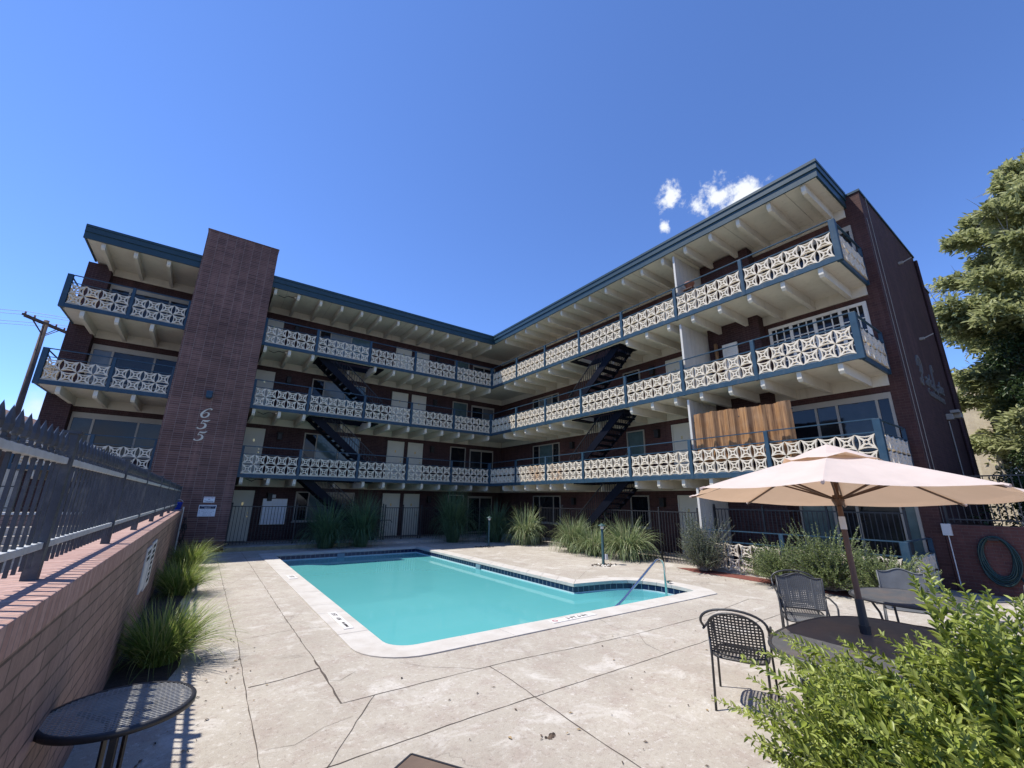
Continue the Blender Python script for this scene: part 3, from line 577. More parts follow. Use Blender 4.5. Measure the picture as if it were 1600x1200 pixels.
bb(MB().box(-.52, 18.66, 5.38, -.33, 18.838, 5.62).box(-.50, 18.68, 5.35, -.35, 18.82, 5.379), 'wall_light', M['navy'], tower, bevel=.01)
def local(o): o.location = (-BO[0], -BO[1], -BO[2]); return o
FM = lambda x, z: frame_M((x, 2.505, z), (1, 0, 0), (0, 0, 1))
CAP = {'P': ([(.05, .62), (.12, .88), (.45, 1.02), (.82, .86), (.78, .55), (.48, .42), (.3, .5)], [(.5, .93), (.46, .6), (.4, .2), (.25, 0), (.05, .05), (.02, .2)]), 'L': ([(.95, .8), (.85, 1.0), (.65, .92), (.55, .6), (.45, .22), (.25, .02), (.08, .08), (.2, .2), (.5, .05), (.8, -.02), (1.0, .15)],)}
for ch, x0, z0 in (('P', 16.1, 5.22), ('L', 17.5, 5.25)):
    m = MB(); n_ = 0
    for pts in CAP[ch]:
        Ls, Rs = stroke(pts, [.10] * len(pts))
        for i in range(len(Ls) - 1):
            n_ += 1; m.prism([(x0 + p.x * .62, 2.514, z0 + p.y * .85) for p in (Ls[i], Rs[i], Rs[i + 1], Ls[i + 1])], (0, -.03 - .0004 * (n_ % 2), 0))
    bb(m, 'building_lettering', M['letter'])
for tx, x in (('ark', 17.02), ('ake', 18.55)): local(text_mesh('building_lettering', tx, .6, M['letter'], FM(x, 5.46), bld, .02, .35, .006, space=.95))
local(text_mesh('building_lettering', 'Condominiums', .34, M['letter'], FM(17.75, 5.08), bld, .015, 0, .004, space=.95))
bb(MB().tube([(14.88, 2.49, 0), (14.88, 2.49, 10.86)], .007, 6), 'conduit', M['frame']); bb(MB().tube([(14.52, 2.50, 0), (14.52, 2.50, 10.0)], .006, 6), 'conduit', M['frame'])
bb(MB().tube([(20.24, 2.46, 0), (20.24, 2.46, 10.7)], .05, 8), 'downpipe', M['brick_dark']); bb(MB().tube([(18.4, 2.48, 2.2), (18.4, 2.48, 4.4)], .014, 6), 'conduit', M['frame'])
for x, z in ((17.39, 9.55), (17.52, 6.91)): bb(MB().box(x - .04, 2.40, z - .04, x + .04, 2.514, z + .04).bar((x, 2.42, z), (x + .12, 2.2, z + .12), .03), 'wall_bracket', M['frame'])
bb(MB().box(18.36, 2.36, 4.44, 18.5, 2.514, 4.62).box(18.34, 2.2, 4.63, 18.56, 2.4, 4.72).box(18.6, 2.2, 4.5, 18.85, 2.44, 4.66), 'wall_light', M['frame'], bevel=.008)
# security cable loops under the left soffits
for z in (10.45, ZB[2], ZB[1], ZB[0]):
    bb(MB().tube([(1.25, YB + .6, z - .02), (1.45, YB + .45, z - .12), (1.6, YB + .4, z - .03), (1.85, YB + .4, z - .05)], .014, 6), 'cable', M['black'])
    bb(MB().lathe([(.0, -.06), (.05, -.06), (.06, -.02), (.06, 0)], (1.9, YB + .4, z), 12), 'soffit_light', M['white'])

# ================================================================== GROUND, DECK, POOL
import bmesh
def filled(name, outer, holes, z, mat, kind='structure'):
    bm = bmesh.new(); es = []
    for lp in [outer] + holes:
        vs = [bm.verts.new((x, y, z)) for x, y in lp]
        es += [bm.edges.new((vs[i], vs[(i + 1) % len(vs)])) for i in range(len(vs))]
    bmesh.ops.triangle_fill(bm, use_beauty=True, use_dissolve=False, edges=es)
    bmesh.ops.recalc_face_normals(bm, faces=bm.faces)
    if bm.faces and sum(f.normal.z for f in bm.faces) < 0: bmesh.ops.reverse_faces(bm, faces=bm.faces)
    me = bpy.data.meshes.new(name); bm.to_mesh(me); bm.free(); me.materials.append(mat)
    o = bpy.data.objects.new(name, me); COL.objects.link(o); o['kind'] = kind; return o
def arc(cx, cy, r, a0, a1, n): return [(cx + r * math.cos(math.radians(a0 + (a1 - a0) * i / n)), cy + r * math.sin(math.radians(a0 + (a1 - a0) * i / n))) for i in range(n + 1)]
# inner edge of the coping, counter-clockwise
PI = arc(2.62, 6.08, .34, 180, 270, 8) + [(9.0, 5.74)] + [(9.07, 5.82), (9.13, 6.05), (9.16, 6.4), (9.13, 6.78), (9.02, 7.1), (8.78, 7.36), (8.42, 7.52), (7.9, 7.62)] + [(7.31, 7.70), (7.31, 16.74), (2.28, 16.74)]
def offset(poly, d):
    out = []; n = len(poly)
    for i in range(n):
        p0, p1, p2 = Vector(poly[i - 1]), Vector(poly[i]), Vector(poly[(i + 1) % n]); e1 = (p1 - p0).normalized(); e2 = (p2 - p1).normalized()
        n1 = Vector((e1.y, -e1.x)); n2 = Vector((e2.y, -e2.x)); b = (n1 + n2).normalized(); out.append(tuple(p1 + b * (d / max(b.dot(n1), .4))))
    return out
PO = offset(PI, .42)
deck = filled('pool_deck', [(-.49, -6), (14.4, -6), (14.4, 18.46), (-.49, 18.46)], [PO], 0, M['concrete'])
filled('ground', [(-900, -900), (900, -900), (900, 900), (-900, 900)], [[(1.7, 5.1), (9.9, 5.1), (9.9, 17.4), (1.7, 17.4)]], -.03, M['asphalt'])
# joints: dirt-filled saw cuts and wandering cracks, thin strips 3 mm above the slab
jr = random.Random(5)
def joint(pts, w=.014, wob=.006, name='control_joint'):
    P = []
    for a, b in zip(pts[:-1], pts[1:]):
        L = math.dist(a, b); n = max(1, int(L / .12))
        for i in range(n): P.append((a[0] + (b[0] - a[0]) * i / n + jr.uniform(-wob, wob), a[1] + (b[1] - a[1]) * i / n + jr.uniform(-wob, wob)))
    P.append(pts[-1]); m = MB(); vs = []; fs = []
    for i, p in enumerate(P):
        a = P[max(i - 1, 0)]; b = P[min(i + 1, len(P) - 1)]; d = Vector((b[0] - a[0], b[1] - a[1])).normalized(); ww = w * jr.uniform(.5, 1.25) / 2
        ww *= .75; vs += [(p[0] - d.y * ww, p[1] + d.x * ww, .003), (p[0] + d.y * ww, p[1] - d.x * ww, .003)]
        if i: k = 2 * i; fs.append((k - 2, k - 1, k + 1, k))
    return m.add(vs, fs).build(name, M['joint'], deck)
for pts, w in [([(.69, 18.4), (.69, 10.5), (.70, 7.2), (.67, 5.4), (.64, 3.2), (.64, -5)], .012), ([(1.42, 18.4), (1.42, 13.9), (1.39, 8.3), (1.40, 5.9)], .013), ([(1.40, 5.9), (1.385, 5.0), (1.375, 4.61)], .028),
               ([(1.375, 4.61), (2.5, 4.62), (3.3, 4.61), (4.3, 4.53), (5.5, 4.47), (7.25, 4.48), (9.29, 4.72)], .012), ([(1.0, 3.66), (2.27, 3.71), (4.1, 3.72), (5.9, 3.73), (7.5, 3.80), (9.1, 3.83), (14.3, 4.0)], .013),
               ([(1.69, 4.62), (1.33, 4.09), (1.0, 3.6), (.66, 3.15)], .012), ([(3.01, 4.61), (3.01, 4.15), (2.97, 3.73), (2.93, 3.1), (2.89, 2.4), (2.85, -2)], .013), ([(9.29, 4.72), (9.52, 4.0), (9.6, 3.1), (9.65, -2)], .009),
               ([(.69, 5.48), (1.0, 5.5), (1.39, 5.62)], .024), ([(-.3, 7.1), (.66, 7.2), (1.38, 7.35)], .008), ([(-.2, 8.9), (.68, 8.94), (1.39, 9.0)], .007), ([(.1, 11.4), (.69, 11.4), (1.42, 13.3)], .006), ([(0, 14.8), (.69, 14.85), (1.42, 14.9)], .007),
               ([(7.9, 8.15), (8.9, 8.9), (10.2, 9.6)], .006), ([(9.9, 8.1), (10.9, 7.1), (11.6, 6.3)], .007), ([(9.85, 6.6), (11.0, 5.4), (11.9, 4.6)], .006), ([(8.6, 5.3), (8.75, 4.9), (8.8, 4.75)], .005), ([(5.6, 5.3), (5.45, 4.9), (5.5, 4.47)], .006), ([(5.5, 4.47), (5.2, 4.1), (5.1, 3.73)], .006),
               ([(2.9, 4.6), (2.4, 5.0), (2.2, 5.3)], .005), ([(1.4, 4.3), (1.15, 4.25), (.9, 4.1), (.72, 4.15)], .004), ([(1.7, 5.3), (1.5, 5.15), (1.41, 5.2)], .006)]: joint(pts, w)
# coping stones (one ring of separate stones with narrow gaps over a dark bed)
def resample(P, Q, step=.62):
    out = []; n = len(P)
    for i in range(n):
        a, b = Vector(P[i]), Vector(P[(i + 1) % n]); c, d = Vector(Q[i]), Vector(Q[(i + 1) % n]); k = max(1, round((b - a).length / step))
        for j in range(k): out.append((a.lerp(b, j / k), c.lerp(d, j / k), (b - a).length > .3))
    return out
rs = resample(PI, PO); cop = MB(); bed = MB()
stones = []; i = 0; N = len(rs)
while i < N:     # short segments on curves are merged into one stone
    j = i + 1
    while j < N and not rs[j - 1][2] and (rs[j][0] - rs[i][0]).length < .55: j += 1
    stones.append([rs[q % N] for q in range(i, j + 1)]); i = j
for st in stones:
    I = [s[0].copy() for s in st]; O = [s[1].copy() for s in st]; g = .003
    for A in (I, O):
        if len(A) > 1: A[0] += (A[1] - A[0]).normalized() * g; A[-1] += (A[-2] - A[-1]).normalized() * g
    n = len(I); loop = [(p.x, p.y) for p in I] + [(p.x, p.y) for p in reversed(O)]
    h = .016 + jr.uniform(-.002, .002); vs = [(x, y, -.055) for x, y in loop] + [(x, y, h) for x, y in loop]; m = len(loop)
    fs = []
    for k in range(n - 1): a, b, c, d = k, k + 1, m - 2 - k, m - 1 - k; fs += [(m + a, m + d, m + c, m + b), (a, b, c, d)]
    fs += [(k, m + k, m + (k + 1) % m, (k + 1) % m) for k in range(m)]
    cop.add(vs, fs)
c = cop.build('pool_coping', M['coping'], bevel=.004); c['kind'] = 'structure'
bm_ = MB(); n = len(PI)
Pi2 = offset(PI, .03)
for i in range(n):
    j = (i + 1) % n; bm_.add([(*Pi2[i], .004), (*Pi2[j], .004), (*PO[j], .004), (*PO[i], .004)], [(0, 3, 2, 1)])
b = bm_.build('coping_mortar', M['joint'], c)
# basin, waterline tiles, water
PT = offset(PI, .012); WZ = -.20
bs = MB()
def ring(mb, P, z0, z1):
    for i in range(len(P)):
        j = (i + 1) % len(P); mb.add([(*P[i], z0), (*P[j], z0), (*P[j], z1), (*P[i], z1)], [(3, 2, 1, 0)])
ring(bs, PT, -1.35, -.175)
bs.add([(1.9, 5.4, -1.35), (9.4, 5.4, -1.35), (9.4, 17, -1.35), (1.9, 17, -1.35)], [(0, 1, 2, 3)])
basin = bs.build('pool_basin', M['plaster']); basin['kind'] = 'structure'
tl = MB(); ring(tl, PT, -.175, -.055); tl.build('waterline_tile', M['tile'], basin)
stp = MB()
for x0, z in ((8.35, -.42), (7.9, -.62), (7.45, -.82)): stp.box(x0, 5.6, -1.34, 9.3 - (z + .42) * .02, 7.8, z)
stp.build('pool_step', M['plaster'], basin)
filled('pool_water', PT, [], WZ, M['water'])
# depth marks on the coping
def mark(txt, x, y, xd, size, mat='black', z=.0205):
    yd = Vector((0, 0, 1)).cross(Vector(xd)); return text_mesh('depth_mark', txt, size, M[mat], frame_M((x, y, z), xd, yd), None, .0008, 0, .001)
def deck_tile(name, parts, label, bx):
    t = MB().box(*bx).build(name, M['coping_mark']); tag(t, label, 'depth marker', 'depth markers on the pool coping')
    for o in parts: o.parent = t
deck_tile('depth_marker', [mark('3 FT 6 IN', 5.33, 5.56, (1, 0, 0), .115, z=.0255), mark('O', 4.86, 5.56, (1, 0, 0), .13, 'redink', .0255)], 'white depth tile with black figures on the near edge of the pool coping', (4.77, 5.48, .014, 5.72, 5.64, .0235))
deck_tile('depth_marker', [mark('3 FT', 2.06, 7.8, (0, -1, 0), .10, z=.0255), mark('6 IN', 2.06, 7.5, (0, -1, 0), .08, z=.0255), mark('NO DIVING', 2.06, 7.12, (0, -1, 0), .055, z=.0255)], 'white depth tile on the left coping of the pool, nearer to the viewer', (1.99, 6.9, .014, 2.13, 7.98, .0235))
deck_tile('depth_marker', [mark('5 FT', 2.06, 11.9, (0, -1, 0), .13, z=.0255)], 'small depth tile far along the left coping of the pool', (1.97, 11.6, .014, 2.15, 12.15, .0235))
for nm, x0, y0, x1, y1, lab in (('depth_marker', 4.3, 16.71, 4.55, 16.745, 'pale depth tile set in the dark waterline band at the far end of the pool'), ('depth_marker', 7.285, 11.8, 7.318, 12.05, 'pale depth tile in the waterline band on the right side of the pool')):
    tag(MB().box(x0, y0, -.2, x1, y1, -.07).build(nm, M['pool_mark']), lab, 'depth marker', 'depth markers on the pool coping')
# walkway, kerb, mulch beds
o = MB().box(.91, 18.46, -.02, 13.9, YW - .003, .098).build('walkway', M['concrete']); o['kind'] = 'structure'
o = MB().box(XB + .5, 7.45, -.02, XW - .003, 18.45, .096).build('walkway', M['concrete']); o['kind'] = 'structure'
o = MB().box(.93, 18.35, -.02, 5.2, 18.455, .13).build('kerb', painted('faded_yellow_kerb', (.30, .26, .15), .85, .3, 6)); o['kind'] = 'structure'
def bed(name, pts, mat):
    rr = random.Random(len(pts)); m = MB(); n = len(pts); cx = sum(p[0] for p in pts) / n; cy = sum(p[1] for p in pts) / n
    m.add([(x, y, .004) for x, y in pts] + [(cx, cy, .04)], [(i, (i + 1) % n, n) for i in range(n)])
    o = m.build(name, mat); o['kind'] = 'structure'; return o
bed('mulch_bed', [(-.48, 5.95), (.02, 6.1), (.12, 6.6), (.05, 7.4), (-.02, 8.2), (-.06, 9.4), (.02, 10.6), (.08, 11.5), (.0, 12.6), (.04, 14.4), (.06, 15.6), (.0, 17), (-.1, 18.4), (-.48, 18.4)], M['soil'])
bed('mulch_bed', [(11.75, 8.0), (11.45, 7.2), (11.5, 6.2), (11.4, 5.0), (11.3, 3.8), (11.4, 2.8), (12.1, 2.6), (12.14, 7.6)], M['mulch'])
def pebbles(name, c, r, n, mats, label, cat, sz=(.02, .05)):
    rr = random.Random(n); m = MB()
    for i in range(n):
        a = rr.uniform(0, 6.28); d = r * rr.random() ** .6; s = rr.uniform(*sz); x = c[0] + math.cos(a) * d * 1.5; y = c[1] + math.sin(a) * d; 
        v = [(x + s * rr.uniform(.6, 1.2) * math.cos(t), y + s * rr.uniform(.6, 1.2) * math.sin(t), .003) for t in (0, 1.25, 2.5, 3.8, 5)]
        m.add(v + [(x + rr.uniform(-.3, .3) * s, y, s * rr.uniform(.5, .9))], [(k, (k + 1) % 5, 5) for k in range(5)], rr.randrange(len(mats)))
    return tag(m.build(name, mats), label, cat, None, 'stuff')
pebbles('lamp_base_gravel', (10.25, 9.45), .3, 70, [M['soil'], M['soil'], M['white']], None, None)
pebbles('lamp_base_gravel', (9.75, 15.5), .3, 50, [M['soil'], M['black']], None, None)
pebbles('dead_leaves', (2.62, 3.08), .05, 9, [M['soil'], M['bark']], None, None, (.012, .03))

def litter(name, spots, n, mats, seed, kind='stuff'):
    g = random.Random(seed); m = MB()
    for i in range(n):
        x0, y0, x1, y1 = g.choice(spots); x, y = g.uniform(x0, x1), g.uniform(y0, y1); a = g.uniform(0, 6.28); l = g.uniform(.01, .028); w = l * g.uniform(.25, .5); c, s_ = math.cos(a), math.sin(a)
        m.add([(x - c * l, y - s_ * l, .006), (x - s_ * w, y + c * w, .006 + g.uniform(.002, .01)), (x + c * l, y + s_ * l, .006), (x + s_ * w, y - c * w, .006 + g.uniform(.002, .01))], [(0, 1, 2, 3)], g.randrange(len(mats)))
    return tag(m.build(name, mats), None, None, None, kind)
litter('fallen_leaves', [(0, 5.5, .7, 16), (-.3, 4.3, .9, 7), (10.8, 3, 11.6, 8.5), (10.9, 9, 12.3, 16), (1.3, .5, 4.5, 3.5), (2, 2, 9, 5)], 420, [M['soil'], M['bark'], painted('dry_leaf', (.28, .2, .1), .8, .3, 9)], 77)
# ================================================================== LEFT WALL AND FENCE
wl_ = MB().box(-.80, -3, -.02, -.475, 18.836, 1.295).build('low_brick_wall', M['brick_low']); tag(wl_, 'long low brick wall with soldier course cap along the left of the pool deck', 'brick wall')
MB().box(-.825, -3.01, 1.295, -.455, 18.834, 1.425).build('brick_coping', M['brick_cap'], wl_, bevel=.006)
def spear(mb, x, y, zb, zt, s=.0068):
    mb.box(x - s, y - s, zb, x + s, y + s, zt - .10)
    mb.box(x - .016, y - .016, zt - .16, x + .016, y + .016, zt - .125)
    mb.lathe([(.0, zt - .115), (.016, zt - .10), (.019, zt - .075), (.013, zt - .045), (.006, zt - .02), (.0, zt)], (x, y, 0), 6)
FP = [-1.05, 1.12, 3.28, 5.36, 7.34, 9.62, 11.86, 14.15, 16.4, 18.55]
fen = empty('iron_fence', (-.64, 7, 1.425), 0, 'chalky black iron picket fence with spear tips on the low brick wall at left', 'fence')
FO = (-.64, 7, 1.425)
for y in FP:
    MB().box(-.64 - .029, y - .029, 1.425, -.64 + .029, y + .029, 2.165).box(-.64 - .04, y - .04, 2.165, -.64 + .04, y + .04, 2.18).build('post', M['old_iron'], fen, FO)
for a, b in zip(FP[:-1], FP[1:]):
    m = MB(); MB().box(-.655, a + .033, 1.572, -.62, b - .033, 1.607).build('rail', M['rail_chalk'], fen, FO, bevel=.004); MB().box(-.655, a + .033, 2.0, -.62, b - .033, 2.035).build('rail', M['rail_chalk'], fen, FO, bevel=.004)
    n = round((b - a) / .104)
    for i in range(1, n): spear(m, -.637, a + (b - a) * i / n, 1.49, 2.17)
    m.build('fence_panel', M['old_iron'], fen, FO)
# pool rule boards on the wall
for y0, y1, z0, z1, bx, lab in ((7.55, 8.1, .62, 1.17, 0, 'faded rule board screwed to the low brick wall, nearer of the two'), (8.22, 8.95, .55, 1.19, 1, 'faded rule board with small print on the low brick wall, farther of the two')):
    s_ = MB().box(-.475, y0, z0, -.457, y1, z1).build('notice_board', M['grey_board'], bevel=.003); tag(s_, lab, 'notice board', 'rule boards on the low wall')
    for i, t in enumerate(['POOL RULES', 'NO DIVING', 'NO RUNNING', 'NO GLASS', 'NO PETS', 'SWIM AT', 'OWN RISK'][: 7 if bx else 2]):
        text_mesh('rule_text', t, .075, M['black'], frame_M((-.456, (y0 + y1) / 2, z1 - .07 - .078 * i), (0, 1, 0), (0, 0, 1)), s_, .0008)
# signs on the tower
def tower_sign(name, x0, x1, z0, z1, lab):
    s_ = MB().box(x0, 18.825, z0, x1, 18.837, z1).build(name, M['sign_white'], bevel=.002); return tag(s_, lab, 'sign', 'signs on the brick tower')
def tt(s_, t, x, z, size, mat='ink', sh=0, b=0): text_mesh('sign_text', t, size, M[mat], frame_M((x, 18.824, z), (1, 0, 0), (0, 0, 1)), s_, .0008, sh, b)
s_ = tower_sign('warning_sign', .05, .38, 1.645, 1.84, 'small white sign reading No Trespassing on the brick tower')
tt(s_, 'PRIVATE PROPERTY', .215, 1.805, .036, 'redink', 0, .001); tt(s_, 'No', .215, 1.752, .05, 'ink', 0, .001); tt(s_, 'Trespassing', .215, 1.69, .056, 'ink', 0, .001)
s_ = tower_sign('pool_sign', -.04, .47, 1.17, 1.56, 'larger white sign with dark header below the small one on the brick tower')
MB().box(-.02, 18.8225, 1.43, .45, 18.826, 1.535).build('sign_header', M['ink'], s_)
for t, z, sz in (('CRITICAL SWIMMING', 1.508, .042), ('MESSAGE', 1.457, .044)): text_mesh('sign_text', t, sz, M['sign_white'], frame_M((.215, 18.8215, z), (1, 0, 0), (0, 0, 1)), s_, .0006)
for i, t in enumerate(['NO LIFEGUARD ON DUTY', 'Children must be with an adult', 'No running or diving', 'No glass containers', 'Swim at your own risk']): tt(s_, t, .235, 1.395 - i * .045, .03)
tt(s_, 'X', .0, 1.36, .05); tt(s_, 'X', .0, 1.29, .05)
# blue bucket and pool gear at the far end of the wall
bk = MB().lathe([(.0, 0), (.085, 0), (.11, .22), (.117, .225), (.11, .235), (.1, .225), (.08, .02), (0, .02)], (-.60, 18.1, 1.425), 20).build('bucket', M['blue_plastic'], smooth=True); tag(bk, 'blue plastic bucket on the far end of the low brick wall', 'bucket')
MB().tube([(-.60 + .11 * math.cos(t), 18.1, 1.64 + .1 * math.sin(t)) for t in [math.pi * i / 8 for i in range(9)]], .005, 5).build('bucket_handle', M['white'], bk)
pl = MB().tube([(-.445, 18.55, .02), (-.45, 18.45, 1.5)], .022, 8).build('pvc_pipe', M['white']); tag(pl, 'white pipe standing against the far end of the low wall', 'pipe')
rr = random.Random(3); net = MB()
for k in range(3):
    ph = k * 2.1; net.tube([(-.36 + .05 * math.cos(ph + i * .9) + .03 * k, 17.9 + .22 * math.sin(ph + i * .62), .1 + 1.0 * (i / 20) - .25 * math.sin(i * .8) * (i / 20)) for i in range(21)], .012, 6)
tag(net.build('hose_tangle', M['black']), 'tangled dark hose hanging at the far end of the low wall', 'hose')

# ================================================================== COURTYARD FENCES
def picket_fence(axis, a0, a1, c, z0, z1, posts, label, name='iron_fence', sp=.11):
    o = (a0, c, z0) if axis == 'x' else (c, a0, z0); t = empty(name, o, 0, label, 'fence')
    def B(m, u0, w0, u1, w1, za, zb): return m.box(u0, c + w0, za, u1, c + w1, zb) if axis == 'x' else m.box(c + w0, u0, za, c + w1, u1, zb)
    ps = [a0] + list(posts) + [a1]
    for p in ps:
        m = MB(); B(m, p - .025, -.025, p + .025, .025, z0, z1 + .06); 
        x, y = (p, c) if axis == 'x' else (c, p); m.lathe([(.0, .0), (.025, .01), (.034, .04), (.025, .065), (.0, .08)], (x, y, z1 + .055), 8); m.build('post', M['black_iron'], t, o)
    for p, q in zip(ps[:-1], ps[1:]):
        m = MB(); B(m, p + .025, -.015, q - .025, .015, z1 - .03, z1); B(m, p + .025, -.015, q - .025, .015, z0 + .1, z0 + .13); n = max(2, round((q - p) / sp))
        for i in range(1, n): u = p + (q - p) * i / n; B(m, u - .008, -.008, u + .008, .008, z0 + .04, z1 - .015)
        m.build('fence_panel', M['black_iron'], t, o)
    return t
picket_fence('x', .97, 6.75, 19.4, .1, 1.52, [3.2, 5.0], 'black iron fence on the shaded walkway beside the brick tower')
g = picket_fence('x', 6.86, 8.5, 19.42, .1, 1.48, [7.7], 'black iron gate in front of the pair of pale doors', 'iron_gate'); g['category'] = 'gate'
MB().tube([(6.4, 18.95, .1), (6.4, 18.95, .75), (6.55, 18.95, .95), (6.95, 18.95, .95), (7.05, 18.95, .85)], .018, 6).build('gate_rail', M['black_iron'], None)
tag(bpy.data.objects['gate_rail'], 'bent black handrail standing beside the iron gate', 'handrail')
picket_fence('x', 8.62, 12.5, 19.42, .1, 1.48, [10.5], 'black iron fence behind the tallest pampas clump near the inner corner')
picket_fence('y', 7.62, 15.3, 12.55, .0, 1.58, [9.02, 11.42, 13.8], 'black iron picket fence along the right wing behind the pampas clumps')
picket_fence('y', 2.85, 7.32, 13.0, .09, 1.70, [4.35, 5.9], 'black iron fence on the ground floor patio behind the lattice wall')
# right boundary wall with its fence
rw = MB().box(14.33, -7, -.02, 14.62, 2.50, 1.445).build('boundary_wall', M['brick_right']); tag(rw, 'dark red low brick wall at the right running from the end of the building', 'brick wall')
picket_fence('y', -6.9, 2.42, 14.48, 1.445, 2.55, [-4.6, -2.3, 0.05], 'black iron fence standing on the dark red wall at the right')
tag(MB().box(14.24, 2.36, 1.2, 14.33, 2.52, 1.46).tube([(14.3, 2.44, 1.2), (14.3, 2.44, .1)], .012, 6).build('meter_box', M['grey_board'], bevel=.004), 'small grey utility box on the dark red wall at the right', 'utility box')
hs = MB()
for k in range(6):
    a, b = .21 + .018 * k, .40 + .02 * k; hs.tube([(14.285 - .015 * (k % 3), 1.74 + a * math.cos(t) * (1 + .05 * math.sin(3 * t + k)), .80 - .015 * k + b * math.sin(t)) for t in [2 * math.pi * i / 40 for i in range(40)]], .017, 7, closed=True)
hs.tube([(14.29, 1.5, .45), (14.25, 1.42, .2), (14.2, 1.5, .02), (14.0, 1.7, .02)], .017, 7)
tag(hs.build('garden_hose', M['teal_hose'], smooth=True), 'dark teal garden hose coiled on the dark red wall', 'hose')
MB().box(14.2, 1.66, 1.14, 14.33, 1.82, 1.19).build('hose_bracket', M['black'], bpy.data.objects['garden_hose'])

# ================================================================== THINGS ON THE BALCONIES AND WALKWAY
m = MB(); L = []
for i in range(90):
    y = 4.52 + 2.80 * i / 89; L.append((12.33 + .05 * math.sin(y * 13) + .02 * math.sin(y * 31), y))
vs = []; fs = []; rb = random.Random(8)
for i, (x, y) in enumerate(L):
    zt = 4.55 + rb.uniform(-.012, .012) + .03 * math.sin(y * 2.1); vs += [(x, y, 3.0), (x, y, zt), (x + .02, y, 3.0), (x + .02, y, zt)]
    if i: k = 4 * i; fs += [(k - 4, k, k + 1, k - 3), (k - 2, k - 1, k + 3, k + 2), (k - 3, k + 1, k + 3, k - 1)]
tag(m.add(vs, fs).build('bamboo_screen', M['bamboo']), 'brown bamboo reed screen tied behind the railing of the second floor right balcony', 'reed screen')
for i in (0, 44, 88): MB().box(L[i][0] - .012, L[i][1] - .02, 4.3, L[i][0] + .03, L[i][1] + .02, 4.33).build('wire_tie', M['black'], bpy.data.objects['bamboo_screen'])
br = MB(); 
br.tube([(13.75, 7.0, 5.42), (13.8, 7.05, 7.25)], [.07, .06], 10); tag(br.build('reed_roll', M['bamboo'], smooth=True), 'rolled brown reed mat leaning by the white partition on the third floor', 'rolled mat')
sh = MB().box(13.84, 6.35, 5.40, 13.9, 6.85, 7.15)
for i in range(22): sh.box(13.825, 6.4, 5.5 + i * .07, 13.842, 6.8, 5.55 + i * .07)
tag(sh.build('louvred_panel', M['white']), 'white louvred panel leaning against the brick on the third floor balcony', 'panel')
st_ = MB().box(12.42, 6.9, 8.98, 12.78, 7.26, 9.01)
for x in (12.45, 12.75):
    for y in (6.93, 7.23): st_.bar((x, y, 8.05), (x, y, 8.98), .025)
tag(st_.build('plant_stand', M['wood_brown']), 'tall wooden plant stand beside the partition on the top right balcony', 'plant stand')
tag(MB().lathe([(0, 0), (.10, 0), (.15, .2), (.17, .2), (.17, .25), (.15, .25), (.14, .2), (0, .2)], (12.6, 7.08, 9.011), 18).build('flower_pot', M['terracotta'], smooth=True), 'brown flower pot on the plant stand of the top right balcony', 'flower pot')
mbx = MB().box(2.12, YW - .1, .74, 3.06, YW - .003, 1.80).build('mailbox_cluster', M['white'], bevel=.004); tag(mbx, 'white block of mailboxes on the shaded ground floor wall', 'mailbox')
for i in range(5):
    for j in range(5): MB().box(2.14 + i * .182, YW - .112, .76 + j * .206, 2.14 + i * .182 + .172, YW - .1, .76 + j * .206 + .19).build('mailbox_door', M['sign_white'], mbx)
tag(MB().box(2.42, YW - .1, 1.83, 2.58, YW - .004, 1.97).build('intercom_box', M['grey_board'], bevel=.006), 'small grey box above the white mailboxes', 'intercom')

# ================================================================== POOL FURNITURE AND LAMPS
def lamp_post(name, loc, label, box=True):
    o = MB().lathe([(0, 0), (.06, 0), (.06, .02), (.042, .05), (.042, 1.02), (.03, 1.04)], (0, 0, 0), 16).build(name, M['lamp_green'], smooth=True); o.location = loc; tag(o, label, 'lamp post', 'short path lamps on the pool deck')
    MB().lathe([(0, 1.20), (.03, 1.19), (.045, 1.17), (.11, 1.145), (.125, 1.13), (.12, 1.12), (.06, 1.115), (0, 1.115)], n=20).build('lamp_cap', M['lamp_green'], o, smooth=True)
    MB().lathe([(.03, 1.03), (.055, 1.05), (.055, 1.116)], n=14).build('lamp_glass', M['grey_board'], o, smooth=True)
    if box: MB().box(.02, -.10, .14, .11, -.035, .30).build('outlet_box', M['grey_board'], o, bevel=.006)
    return o
lamp_post('path_lamp', (10.34, 9.56, 0), 'short green mushroom lamp on the sunny deck with a grey outlet box at its foot')
lamp_post('path_lamp', (10.12, 15.75, 0), 'short dark mushroom lamp at the edge of the shade near the inner corner', False)
hr = MB().tube([(8.78, 6.28, -.6), (8.78, 6.28, .42), (8.76, 6.28, .52), (8.70, 6.28, .60), (8.60, 6.28, .635), (8.48, 6.28, .60), (7.35, 6.28, -.06), (7.18, 6.28, -.14), (7.0, 6.28, -.2), (6.93, 6.28, -.3), (6.9, 6.28, -.6)], .024, 10)
tag(hr.build('pool_handrail', M['rail_steel'], smooth=True), 'bent stainless steel handrail at the pool steps', 'handrail')
for y in (6.55, 6.8):
    pass
mt = MB().box(9.23, 6.5, .016, 9.3, 6.56, .06).box(9.2, 6.48, .06, 9.34, 6.58, .072); tag(mt.build('deck_anchor', M['rail_steel']), 'small metal anchor on the coping beside the pool steps', 'anchor')

